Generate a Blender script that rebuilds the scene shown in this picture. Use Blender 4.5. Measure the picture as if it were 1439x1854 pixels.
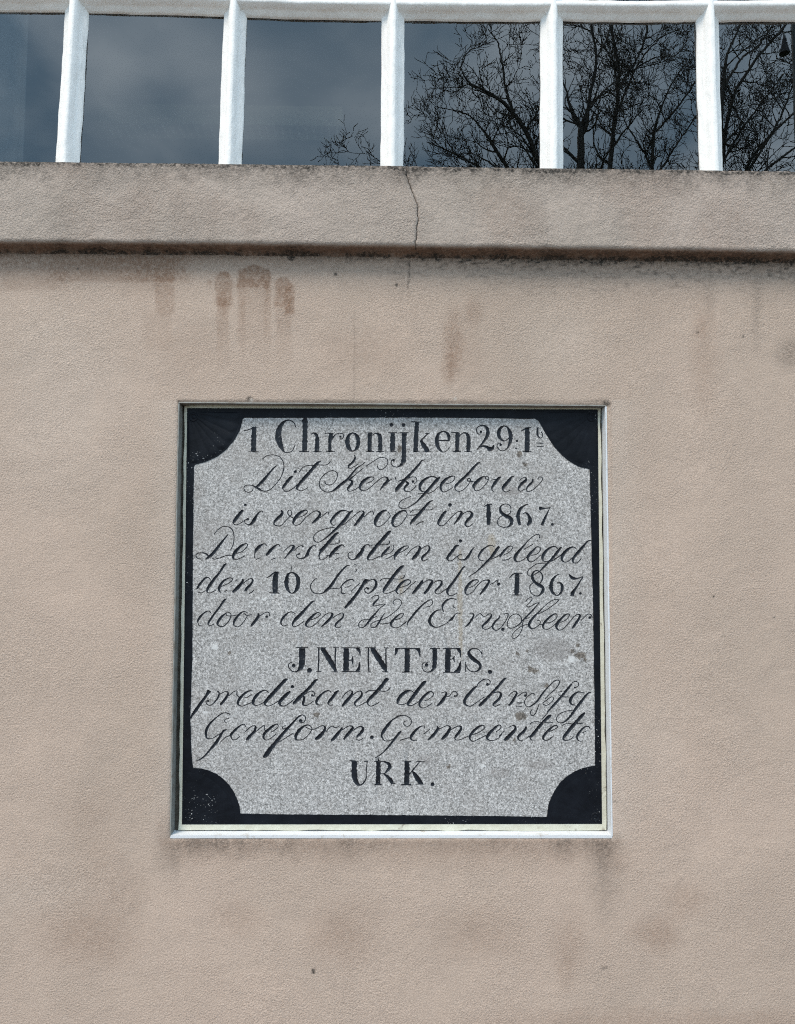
import bpy, bmesh, math, random
import numpy as np
from mathutils import Vector, Matrix
from mathutils.geometry import delaunay_2d_cdt, tessellate_polygon
C = bpy.context.scene
for o in list(bpy.data.objects): bpy.data.objects.remove(o)

# ---------------------------------------------------------------- camera
F_PX, W_PX, H_PX = 1340.0, 1439.0, 1854.0
CAM = Vector((0.0, -1.40, 1.60))
ROT = (Matrix.Rotation(math.radians(-0.9), 3, 'Z') @ Matrix.Rotation(math.radians(93.5), 3, 'X')
       @ Matrix.Rotation(math.radians(0.2), 3, 'Z'))
cam_data = bpy.data.cameras.new('camera')
cam_data.sensor_fit = 'VERTICAL'; cam_data.sensor_height = 24.0
cam_data.lens = 24.0 * F_PX / H_PX
cam_data.clip_start = 0.05; cam_data.clip_end = 2000
cam = bpy.data.objects.new('camera', cam_data)
cam.matrix_world = Matrix.Translation(CAM) @ ROT.to_4x4()
C.collection.objects.link(cam); C.camera = cam

# ---------------------------------------------------------------- world, sun, exposure
SUN_EL, SUN_AZ = math.radians(56), math.radians(-38)     # azimuth measured from straight behind the camera, towards its left
C.view_settings.view_transform = 'Standard'; C.view_settings.look = 'None'
C.view_settings.gamma = 1; C.view_settings.use_curve_mapping = False
C.view_settings.exposure = 0.55
world = bpy.data.worlds.new('World'); C.world = world; world.use_nodes = True
wn, wl = world.node_tree.nodes, world.node_tree.links
wn.clear()
w_out = wn.new('ShaderNodeOutputWorld'); w_bg = wn.new('ShaderNodeBackground'); w_bg.inputs['Strength'].default_value = 0.12
sky = wn.new('ShaderNodeTexSky'); sky.sky_type = 'NISHITA'; sky.sun_disc = False
sky.sun_elevation = SUN_EL
tc = wn.new('ShaderNodeTexCoord')
sep = wn.new('ShaderNodeSeparateXYZ'); wl.new(tc.outputs['Generated'], sep.inputs[0])
# flatten the direction on to a cloud deck
addz = wn.new('ShaderNodeMath'); addz.operation = 'ADD'; addz.inputs[1].default_value = 0.35
absz = wn.new('ShaderNodeMath'); absz.operation = 'ABSOLUTE'; wl.new(sep.outputs['Z'], absz.inputs[0]); wl.new(absz.outputs[0], addz.inputs[0])
deck = wn.new('ShaderNodeVectorMath'); deck.operation = 'DIVIDE'
cmb = wn.new('ShaderNodeCombineXYZ')
for k in range(3): wl.new(addz.outputs[0], cmb.inputs[k])
wl.new(tc.outputs['Generated'], deck.inputs[0]); wl.new(cmb.outputs[0], deck.inputs[1])
cn = wn.new('ShaderNodeTexNoise'); cn.inputs['Scale'].default_value = 3.4; cn.inputs['Detail'].default_value = 5; cn.inputs['Roughness'].default_value = 0.48
cn.inputs['Distortion'].default_value = 0.3
wl.new(deck.outputs[0], cn.inputs['Vector'])
cr = wn.new('ShaderNodeValToRGB'); cr.color_ramp.elements[0].position = 0.36; cr.color_ramp.elements[1].position = 0.70
cr.color_ramp.elements[0].color = (3.0, 5.2, 7.3, 1); cr.color_ramp.elements[1].color = (11.5, 13.6, 15.2, 1)
wl.new(cn.outputs['Fac'], cr.inputs['Fac'])
# a brighter, thinner part of the overcast behind the camera, to its left
def sky_patch(dirv, c0, c1, amt):
    vm = wn.new('ShaderNodeVectorMath'); vm.operation = 'DOT_PRODUCT'; vm.inputs[1].default_value = dirv
    nr = wn.new('ShaderNodeVectorMath'); nr.operation = 'NORMALIZE'; wl.new(tc.outputs['Generated'], nr.inputs[0]); wl.new(nr.outputs[0], vm.inputs[0])
    mr = wn.new('ShaderNodeMapRange'); mr.interpolation_type = 'SMOOTHSTEP'; mr.inputs['From Min'].default_value = c0; mr.inputs['From Max'].default_value = c1; mr.inputs['To Max'].default_value = amt
    wl.new(vm.outputs['Value'], mr.inputs['Value']); return mr.outputs[0]
fac = cn.outputs['Fac']
for dv, c0, c1, amt in ((Vector((-.243, -.825, .510)), .990, .9995, .16), (Vector((-.10, -.80, .58)), .985, .999, .07), (Vector((-.43, -.80, .42)), .97, .999, -.12), (Vector((-.02, -.88, .47)), .985, .999, -.08), (Vector((-.24, -.90, .45)), .990, .999, -.08), (Vector((.36, -.80, .50)), .93, .99, .09)):
    ad = wn.new('ShaderNodeMath'); ad.operation = 'ADD'; wl.new(fac, ad.inputs[0]); wl.new(sky_patch(dv.normalized(), c0, c1, amt), ad.inputs[1]); fac = ad.outputs[0]
wl.new(fac, cr.inputs['Fac'])
wmix = wn.new('ShaderNodeMix'); wmix.data_type = 'RGBA'; wmix.inputs['Factor'].default_value = 0.82
wl.new(sky.outputs[0], wmix.inputs['A']); wl.new(cr.outputs[0], wmix.inputs['B'])
wl.new(wmix.outputs['Result'], w_bg.inputs['Color']); wl.new(w_bg.outputs[0], w_out.inputs[0])

sun_data = bpy.data.lights.new('sun', 'SUN'); sun_data.energy = 2.15; sun_data.angle = math.radians(22); sun_data.color = (1.0, 0.86, 0.71)
sun = bpy.data.objects.new('sun', sun_data); C.collection.objects.link(sun)
to_sun = Vector((math.cos(SUN_EL) * math.sin(SUN_AZ), -math.cos(SUN_EL) * math.cos(SUN_AZ), math.sin(SUN_EL)))
sun.rotation_euler = (-to_sun).to_track_quat('-Z', 'Y').to_euler()
sky.sun_rotation = math.atan2(to_sun.x, to_sun.y)

# ---------------------------------------------------------------- helpers
rng = np.random.default_rng(7); random.seed(11)
R_np = np.array(ROT); CAM_np = np.array(CAM)
def ray(px, py):
    px = np.asarray(px, float); py = np.asarray(py, float)
    d = np.stack([(px - W_PX / 2) / F_PX, -(py - H_PX / 2) / F_PX, -np.ones_like(px * 1.0 + py * 0)], -1)
    return d @ R_np.T
def at(px, py, y):
    """point of the plane at depth y that lies under a measured spot of the photograph"""
    d = ray(px, py); t = (y - CAM_np[1]) / d[..., 1]
    return CAM_np + d * t[..., None]
def spot(P):
    """inverse of at(): where a point of the wall was measured"""
    q = (np.asarray(P) - CAM_np) @ R_np
    return q[..., 0] / -q[..., 2] * F_PX + W_PX / 2, -q[..., 1] / -q[..., 2] * F_PX + H_PX / 2
def mesh(name, verts, faces, mat, parent=None, smooth=False, attr=None):
    me = bpy.data.meshes.new(name)
    verts = np.asarray(verts, np.float32).reshape(-1, 3)
    if isinstance(faces, np.ndarray):
        n, k = faces.shape
        me.vertices.add(len(verts)); me.vertices.foreach_set('co', verts.ravel())
        me.loops.add(n * k); me.loops.foreach_set('vertex_index', faces.astype(np.int32).ravel())
        me.polygons.add(n); me.polygons.foreach_set('loop_start', np.arange(0, n * k, k, dtype=np.int32))
        me.update(calc_edges=True)
    else:
        me.from_pydata([tuple(map(float, v)) for v in verts], [], faces)
    me.materials.append(mat)
    if smooth: me.polygons.foreach_set('use_smooth', np.ones(len(me.polygons), bool))
    if attr is not None:
        a = me.attributes.new('stain', 'FLOAT_COLOR', 'POINT')
        a.data.foreach_set('color', np.asarray(attr, np.float32).ravel())
    me.update()
    o = bpy.data.objects.new(name, me); C.collection.objects.link(o)
    if parent: o.parent = parent
    return o
def thing(name, label, cat, loc=(0, 0, 0), group=None):
    o = bpy.data.objects.new(name, None); C.collection.objects.link(o)
    o.location = loc; o.empty_display_size = 0.1
    o['label'] = label; o['category'] = cat
    if group: o['group'] = group
    return o
def keep(o, parent):               # parent without moving
    o.parent = parent; o.matrix_parent_inverse = Matrix.Translation(-parent.location)
    return o
def boxdata(x0, x1, y0, y1, z0, z1):
    v = [(x, y, z) for x in (x0, x1) for y in (y0, y1) for z in (z0, z1)]
    f = [(0, 1, 3, 2), (4, 6, 7, 5), (0, 4, 5, 1), (2, 3, 7, 6), (0, 2, 6, 4), (1, 5, 7, 3)]
    return v, f
def box(name, x0, x1, y0, y1, z0, z1, mat, parent=None):
    v, f = boxdata(x0, x1, y0, y1, z0, z1); return mesh(name, v, f, mat, parent)
def boxes(name, L, mat, parent=None):
    V, Fc = [], []
    for b in L:
        v, f = boxdata(*b); n = len(V); V += v; Fc += [tuple(i + n for i in q) for q in f]
    return mesh(name, V, Fc, mat, parent)
def vnoise(x, y, seed=0):
    """smooth value noise, about -1..1"""
    x = np.asarray(x, float); y = np.asarray(y, float)
    xi = np.floor(x).astype(np.int64); yi = np.floor(y).astype(np.int64); fx = x - xi; fy = y - yi
    fx = fx * fx * (3 - 2 * fx); fy = fy * fy * (3 - 2 * fy)
    def h(a, b):
        n = (a * 374761393 + b * 668265263 + seed * 1442695041) & 0xFFFFFFFF
        n = ((n ^ (n >> 13)) * 1274126177) & 0xFFFFFFFF
        return ((n ^ (n >> 16)) & 0xFFFF) / 32767.5 - 1
    return (h(xi, yi) * (1 - fx) + h(xi + 1, yi) * fx) * (1 - fy) + (h(xi, yi + 1) * (1 - fx) + h(xi + 1, yi + 1) * fx) * fy
def fbm(x, y, oct=4, seed=0):
    s = 0; a = 1; t = 0
    for k in range(oct): s = s + a * vnoise(x * 2 ** k, y * 2 ** k, seed + k * 17); t += a; a *= .55
    return s / t
def smooth(a, b, x): t = np.clip((x - a) / (b - a), 0, 1); return t * t * (3 - 2 * t)

# ---------------------------------------------------------------- materials
class Mat:
    def __init__(s, name, rough=0.8):
        s.m = bpy.data.materials.new(name); s.m.use_nodes = True; s.nt = s.m.node_tree
        s.bsdf = s.nt.nodes['Principled BSDF']; s.bsdf.inputs['Roughness'].default_value = rough
        s.geo = s.nt.nodes.new('ShaderNodeNewGeometry'); s.pos = s.geo.outputs['Position']
    def n(s, t, **kw):
        nd = s.nt.nodes.new(t)
        for k, v in kw.items():
            if hasattr(nd, k) and k not in ('Scale',): setattr(nd, k, v)
        return nd
    def link(s, a, b): s.nt.links.new(a, b)
    def noise(s, scale, detail=3, rough=.5, dist=0, vec=None, out='Fac'):
        nd = s.n('ShaderNodeTexNoise'); nd.inputs['Scale'].default_value = scale; nd.inputs['Detail'].default_value = detail
        nd.inputs['Roughness'].default_value = rough; nd.inputs['Distortion'].default_value = dist
        s.link(vec or s.pos, nd.inputs['Vector']); return nd.outputs[out]
    def ramp(s, fac, lo, hi, c0=(0, 0, 0), c1=(1, 1, 1)):
        nd = s.n('ShaderNodeValToRGB'); e = nd.color_ramp.elements
        e[0].position = lo; e[1].position = hi; e[0].color = (*c0, 1); e[1].color = (*c1, 1)
        s.link(fac, nd.inputs['Fac']); return nd.outputs['Color']
    def math(s, op, a, b=None):
        nd = s.n('ShaderNodeMath'); nd.operation = op
        for i, v in enumerate((a, b)):
            if v is None: continue
            if isinstance(v, (int, float)): nd.inputs[i].default_value = v
            else: s.link(v, nd.inputs[i])
        return nd.outputs[0]
    def mix(s, fac, a, b, mode='MIX'):
        nd = s.n('ShaderNodeMix'); nd.data_type = 'RGBA'; nd.blend_type = mode
        for k, v in (('Factor', fac), ('A', a), ('B', b)):
            i = nd.inputs[k] if k != 'Factor' else nd.inputs[0]
            if isinstance(v, (int, float)): i.default_value = v
            elif isinstance(v, tuple): i.default_value = (*v, 1)
            else: s.link(v, i)
        return nd.outputs['Result']
    def color(s, c):
        if isinstance(c, tuple): s.bsdf.inputs['Base Color'].default_value = (*c, 1)
        else: s.link(c, s.bsdf.inputs['Base Color'])
    def bump(s, h, strength=.5, dist=.002, prev=None):
        nd = s.n('ShaderNodeBump'); nd.inputs['Strength'].default_value = strength; nd.inputs['Distance'].default_value = dist
        s.link(h, nd.inputs['Height'])
        if prev is not None: s.link(prev, nd.inputs['Normal'])
        s.link(nd.outputs[0], s.bsdf.inputs['Normal']); return nd.outputs[0]
    def attr(s):
        nd = s.n('ShaderNodeVertexColor'); nd.layer_name = 'stain'
        sp = s.n('ShaderNodeSeparateColor'); s.link(nd.outputs['Color'], sp.inputs[0]); return sp.outputs

def render_mat(name, ca, cb, grain, bump_s, brown=(.245, .152, .102), pits=.75, black=(.026, .021, .016)):
    m = Mat(name, .88); A = m.attr()
    low = m.noise(2.3, 3, .55, .4); mid = m.noise(14, 4, .6); fine = m.noise(grain, 3, .62); vfine = m.noise(grain * 2.6, 2, .6)
    c = m.mix(m.ramp(low, .35, .66), ca, cb)
    c = m.mix(m.math('MULTIPLY', m.ramp(mid, .42, .75), .12), c, (.30, .245, .205))
    # stains carried by the mesh, broken up by the grain of the plaster
    brk = m.math('ADD', .38, m.math('MULTIPLY', m.ramp(m.noise(110, 5, .8), .35, .65), 1.0))
    c = m.mix(m.math('MINIMUM', 1.0, m.math('MULTIPLY', A[0], brk)), c, brown)
    brk2 = m.ramp(m.noise(150, 5, .75, .4), .36, .60)
    soot = m.math('MINIMUM', 1.0, m.math('MULTIPLY', A[1], m.math('ADD', .35, m.math('MULTIPLY', brk2, .95))))
    c = m.mix(soot, c, black)
    c = m.mix(m.math('MINIMUM', 1.0, A[2]), c, (.52, .46, .40))
    # tiny pits and pale sand grains
    c = m.mix(m.math('MULTIPLY', m.ramp(fine, .50, .28), .0), c, black)
    pit = m.ramp(m.noise(grain * 1.3, 4, .7), .63, .74); c = m.mix(m.math('MULTIPLY', pit, pits), c, (.20, .16, .125))
    lt = m.ramp(vfine, .60, .78); c = m.mix(m.math('MULTIPLY', lt, .55), c, (.66, .60, .54))
    sand = m.ramp(m.noise(430, 3, .8), .34, .66, (.70, .70, .70), (1.26, 1.26, 1.26)); c = m.mix(.85, c, sand, 'MULTIPLY')
    m.color(c)
    h = m.math('ADD', m.math('MULTIPLY', fine, 1.0), m.math('MULTIPLY', vfine, .35))
    b = m.bump(m.noise(40, 4, .6), .05, .004)
    h = m.math('MULTIPLY', h, m.math('ADD', .45, m.math('MULTIPLY', m.ramp(m.noise(6, 4, .6, .5), .35, .65), .8)))
    m.bump(h, bump_s, .0045, b)
    return m.m
M_wall = render_mat('pink_beige_render', (.430, .336, .268), (.478, .368, .294), 300, .60)
M_sill = render_mat('coarse_render', (.380, .318, .268), (.440, .360, .306), 260, .85, pits=.95)

m = Mat('white_gloss_paint', .55)
g = m.noise(38, 4, .6); c = m.mix(m.ramp(g, .3, .7), (.87, .86, .835), (.80, .79, .765))
c = m.mix(m.math('MULTIPLY', m.ramp(m.noise(9, 5, .7, 1.0), .60, .72), .35), c, (.56, .53, .49))
c = m.mix(m.ramp(m.noise(90, 4, .7, 1.5), .735, .76), c, (.22, .19, .16))
m.color(c); mp = m.n('ShaderNodeMapping'); mp.inputs['Scale'].default_value = (1, 1, .35); m.link(m.pos, mp.inputs['Vector'])
b = m.bump(m.noise(60, 3, .5, .6, mp.outputs[0]), .55, .004); m.bump(m.noise(210, 2, .5), .12, .002, b); M_paint = m.m

def glass_mat():
    mt = bpy.data.materials.new('window_glass'); mt.use_nodes = True; nt = mt.node_tree; nt.nodes.clear()
    N = lambda t: nt.nodes.new(t)
    out = N('ShaderNodeOutputMaterial'); mx = N('ShaderNodeMixShader'); tr = N('ShaderNodeBsdfTransparent'); gl = N('ShaderNodeBsdfGlossy')
    gl.inputs['Roughness'].default_value = 0.0; tr.inputs['Color'].default_value = (.93, .96, .95, 1)
    fr = N('ShaderNodeFresnel'); fr.inputs['IOR'].default_value = 1.50; bf = N('ShaderNodeMath'); bf.operation = 'SUBTRACT'; bf.inputs[0].default_value = 1; m2 = N('ShaderNodeMath'); m2.operation = 'MULTIPLY'; m3 = N('ShaderNodeMath'); m3.operation = 'MULTIPLY'; m3.inputs[1].default_value = 3.0
    ge = N('ShaderNodeNewGeometry'); no = N('ShaderNodeTexNoise'); no.inputs['Scale'].default_value = 3.5; no.inputs['Detail'].default_value = 1
    bp = N('ShaderNodeBump'); bp.inputs['Strength'].default_value = .12; bp.inputs['Distance'].default_value = .001
    nt.links.new(ge.outputs['Position'], no.inputs['Vector']); nt.links.new(no.outputs['Fac'], bp.inputs['Height'])
    nt.links.new(bp.outputs[0], gl.inputs['Normal'])
    nt.links.new(ge.outputs['Backfacing'], bf.inputs[1]); nt.links.new(fr.outputs[0], m2.inputs[0]); nt.links.new(bf.outputs[0], m2.inputs[1]); nt.links.new(m2.outputs[0], m3.inputs[0]); nt.links.new(m3.outputs[0], mx.inputs[0]); nt.links.new(tr.outputs[0], mx.inputs[1]); nt.links.new(gl.outputs[0], mx.inputs[2])
    nt.links.new(mx.outputs[0], out.inputs[0]); return mt
M_glass = glass_mat()

def spot_masks(m, spots):
    """ragged round marks on the stone: (px, py, rx, rz, soft)"""
    res = None
    d = m.noise(150, 5, .8, .3, out='Color')
    vm = m.n('ShaderNodeVectorMath'); vm.operation = 'MULTIPLY_ADD'; m.link(d, vm.inputs[0]); vm.inputs[1].default_value = (.020, 0, .020)
    ad = m.n('ShaderNodeVectorMath'); ad.operation = 'SUBTRACT'; m.link(m.pos, ad.inputs[0]); ad.inputs[1].default_value = (.010, 0, .010)
    m.link(ad.outputs[0], vm.inputs[2])
    for (px, py, rx, rz) in spots:
        p = at(px, py, YS)
        s1 = m.n('ShaderNodeVectorMath'); s1.operation = 'SUBTRACT'; m.link(vm.outputs[0], s1.inputs[0]); s1.inputs[1].default_value = p
        s2 = m.n('ShaderNodeVectorMath'); s2.operation = 'MULTIPLY'; m.link(s1.outputs[0], s2.inputs[0])
        s2.inputs[1].default_value = (1 / (rx * PX), 0, 1 / (rz * PX))
        s3 = m.n('ShaderNodeVectorMath'); s3.operation = 'LENGTH'; m.link(s2.outputs[0], s3.inputs[0])
        r = m.ramp(s3.outputs['Value'], .70, 1.20, (1, 1, 1), (0, 0, 0))
        res = r if res is None else m.math('MAXIMUM', res, r)
    return res
YS = 0.022                       # depth of the stone's face inside its recess
PX = 1.422 / F_PX                # metres per photo pixel on that face
m = Mat('speckled_grey_stone', .85)
g1 = m.noise(290, 4, .8, .3); g2 = m.noise(560, 2, .8); g3 = m.noise(16, 4, .6)
spk = m.math('ADD', m.math('MULTIPLY', g1, .62), m.math('MULTIPLY', g2, .38))
c = m.ramp(spk, .37, .63, (.065, .063, .060), (.73, .715, .70))
nd = c.node.color_ramp.elements.new(.5); nd.color = (.335, .328, .320, 1)
c = m.mix(m.math('MULTIPLY', m.ramp(g3, .45, .72), .30), c, (.26, .235, .215))
c = m.mix(m.math('MULTIPLY', m.ramp(m.noise(45, 3, .6), .62, .72), .35), c, (.22, .205, .20))
c = m.mix(m.math('MULTIPLY', spot_masks(m, [(833, 1090, 5, 62), (833, 1030, 4, 40), (834, 1150, 4, 50), (890, 985, 9, 22), (726, 1060, 5, 20)]), .34), c, (.30, .225, .12))
c = m.mix(m.math('MULTIPLY', spot_masks(m, [(1050, 1187, 12, 7), (1036, 1180, 5, 5), (1027, 1192, 3, 8), (1060, 1194, 6, 4), (1046, 1168, 5, 5), (966, 1214, 12, 5), (958, 1208, 4, 4), (572, 1294, 7, 6), (723, 812, 4, 9), (940, 822, 6, 7),
        (416, 1182, 3, 3), (943, 1297, 12, 9), (932, 1340, 3, 3), (938, 1183, 5, 4), (955, 1178, 3, 2), (990, 1241, 5, 4), (950, 840, 5, 4), (812, 1388, 4, 4), (505, 848, 0.1, 0.1)]), .85), c, m.mix(m.ramp(g1, .4, .6), (.03, .025, .02), (.16, .13, .10)))
c = m.mix(m.math('MULTIPLY', spot_masks(m, [(980, 1385, 26, 10), (1000, 1175, 40, 25), (905, 1400, 20, 10), (770, 1375, 14, 9), (860, 1170, 16, 9), (600, 970, 12, 8), (930, 890, 18, 9)]), .35), c, (.17, .15, .14))
c = m.mix(m.math('MULTIPLY', spot_masks(m, [(1034, 1194, 10, 7), (1026, 1203, 4, 2), (390, 1172, 7, 6), (943, 1393, 3, 4), (874, 1387, 6, 3), (478, 1084, 6, 3), (455, 1089, 4, 2), (862, 1236, 8, 2), (372, 1290, 6, 3)]), .75), c, (.62, .62, .61))
m.color(c); b = m.bump(m.noise(330, 3, .7), .5, .0016); M_stone = m.m

def black_mat(name, chips, rough=.5):
    m = Mat(name, rough)
    c = m.mix(m.ramp(m.noise(30, 4, .6), .35, .7), (.0030, .0040, .0065), (.0075, .0095, .014))
    zone = m.ramp(m.noise(11, 2, .5), .50, .62)
    fl = m.math('MULTIPLY', m.ramp(m.noise(330, 2, .6, .4), .675, .70), zone)
    if chips: c = m.mix(m.math('MULTIPLY', fl, .85), c, (.55, .56, .56))
    m.bsdf.inputs['Specular IOR Level'].default_value = .13; m.color(c); m.bump(m.noise(120, 4, .6, .5), .35, .0015); return m.m
M_black = black_mat('black_border_paint', True); M_ink = None
m = Mat('black_letter_paint', .42); m.bsdf.inputs['Specular IOR Level'].default_value = .25
c = m.mix(m.ramp(m.noise(60, 4, .7), .35, .7), (.0045, .006, .0095), (.016, .019, .026))
wear = m.math('MULTIPLY', m.ramp(m.noise(260, 4, .75, .4), .60, .68), m.ramp(m.noise(14, 3, .6), .42, .62))
m.color(m.mix(m.math('MULTIPLY', wear, .7), c, (.20, .20, .20))); m.bump(m.noise(200, 3, .6), .4, .0015); M_ink = m.m

m = Mat('cream_edge_paint', .6)
c = m.mix(m.ramp(m.noise(60, 4, .6), .3, .7), (.60, .59, .49), (.50, .48, .38))
c = m.mix(m.ramp(m.noise(35, 5, .75, .8), .60, .70), c, (.24, .21, .16)); m.color(c); m.bump(m.noise(140, 3, .6), .4, .002); M_cream = m.m
m = Mat('dirty_recess_mortar', .95)
c = m.mix(m.ramp(m.noise(60, 5, .7), .35, .65), (.11, .095, .075), (.03, .026, .02)); m.color(c); m.bump(m.noise(120, 4, .7), .8, .004); M_gap = m.m
m = Mat('white_edging', .45)
c = m.mix(m.ramp(m.noise(50, 5, .7, .5), .58, .74), (.66, .68, .70), (.40, .36, .30)); m.color(c); M_bead = m.m
m = Mat('shaded_grey_edging', .6)  # shade on the top and left strips put into the colour, with dirt mottling
c = m.mix(m.ramp(m.noise(45, 5, .7, .5), .45, .72), (.225, .23, .215), (.13, .11, .085)); m.color(c); M_bead_shade = m.m
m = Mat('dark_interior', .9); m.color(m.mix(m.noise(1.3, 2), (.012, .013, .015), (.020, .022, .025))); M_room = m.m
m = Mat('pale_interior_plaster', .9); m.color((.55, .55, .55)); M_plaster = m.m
m = Mat('lamp_enamel', .4); m.color((.55, .53, .53)); M_lamp = m.m; m = Mat('lamp_housing_grey', .6); m.color((.42, .39, .38)); M_hous = m.m
m = Mat('lamp_louvre_metal', .25); m.color((.92, .93, .94)); M_louv = m.m
m = Mat('curtain_cloth', .9); m.color((.04, .043, .05)); M_cloth = m.m
m = Mat('wet_bark', .9); mp = m.n('ShaderNodeMapping'); mp.inputs['Scale'].default_value = (1, 1, .2); m.link(m.pos, mp.inputs['Vector'])
m.color(m.mix(m.noise(25, 5, .7, .3, mp.outputs[0]), (.06, .055, .048), (.14, .125, .11))); m.bump(m.noise(60, 4, .7, 0, mp.outputs[0]), .8, .01); M_bark = m.m
m = Mat('clay_pavers', .85); br = m.n('ShaderNodeTexBrick'); br.inputs['Scale'].default_value = 1; br.inputs['Brick Width'].default_value = .21; br.inputs['Row Height'].default_value = .07
br.inputs['Mortar Size'].default_value = .004; br.inputs['Color1'].default_value = (.22, .13, .10, 1); br.inputs['Color2'].default_value = (.16, .10, .085, 1); br.inputs['Mortar'].default_value = (.08, .075, .07, 1)
m.link(m.pos, br.inputs['Vector']); m.color(m.mix(m.noise(3, 4), br.outputs['Color'], (.18, .155, .135))); m.bump(br.outputs['Fac'], -.4, .004); M_paver = m.m
m = Mat('short_grass', .9); m.color(m.mix(m.noise(2, 5), (.045, .065, .022), (.075, .09, .035))); m.bump(m.noise(80, 4), .8, .02); M_grass = m.m
m = Mat('grey_post_paint', .45); m.color((.11, .125, .12)); M_post = m.m
m = Mat('black_lantern', .4); m.color((.012, .012, .014)); M_lantern = m.m
m = Mat('opal_glass', .3); m.color((.6, .6, .58)); M_opal = m.m

# ---------------------------------------------------------------- ground
def sheet(name, x0, x1, y0, y1, z, mat):
    o = mesh(name, [(x0, y0, z), (x1, y0, z), (x1, y1, z), (x0, y1, z)], [(0, 1, 2, 3)], mat); o['kind'] = 'structure'; return o
sheet('ground', -600, 600, -900, 600, 0.0, M_grass)
sheet('pavement', -14, 14, -5.5, 0.2, 0.004, M_paver)

# ---------------------------------------------------------------- the building
church = thing('church_building', 'pink beige rendered church wall with a sill band under its white gridded window', 'building', (0, 0, 0))
YL = -0.034                      # front of the sill band
xs_m = np.array([-300, 0, 200, 400, 700, 975, 1260, 1439, 1740.])
top_m = np.array([287, 291, 293.5, 296, 299, 303.5, 307, 309.5, 313])
bot_m = np.array([434, 438, 439.5, 441, 445, 449, 453, 456, 459])

# outline of the recess on the face of the wall
TL, TR, BR, BL = at(323, 728.5, 0), at(1097.5, 734, 0), at(1108.5, 1517, 0), at(307.5, 1517, 0)

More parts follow.
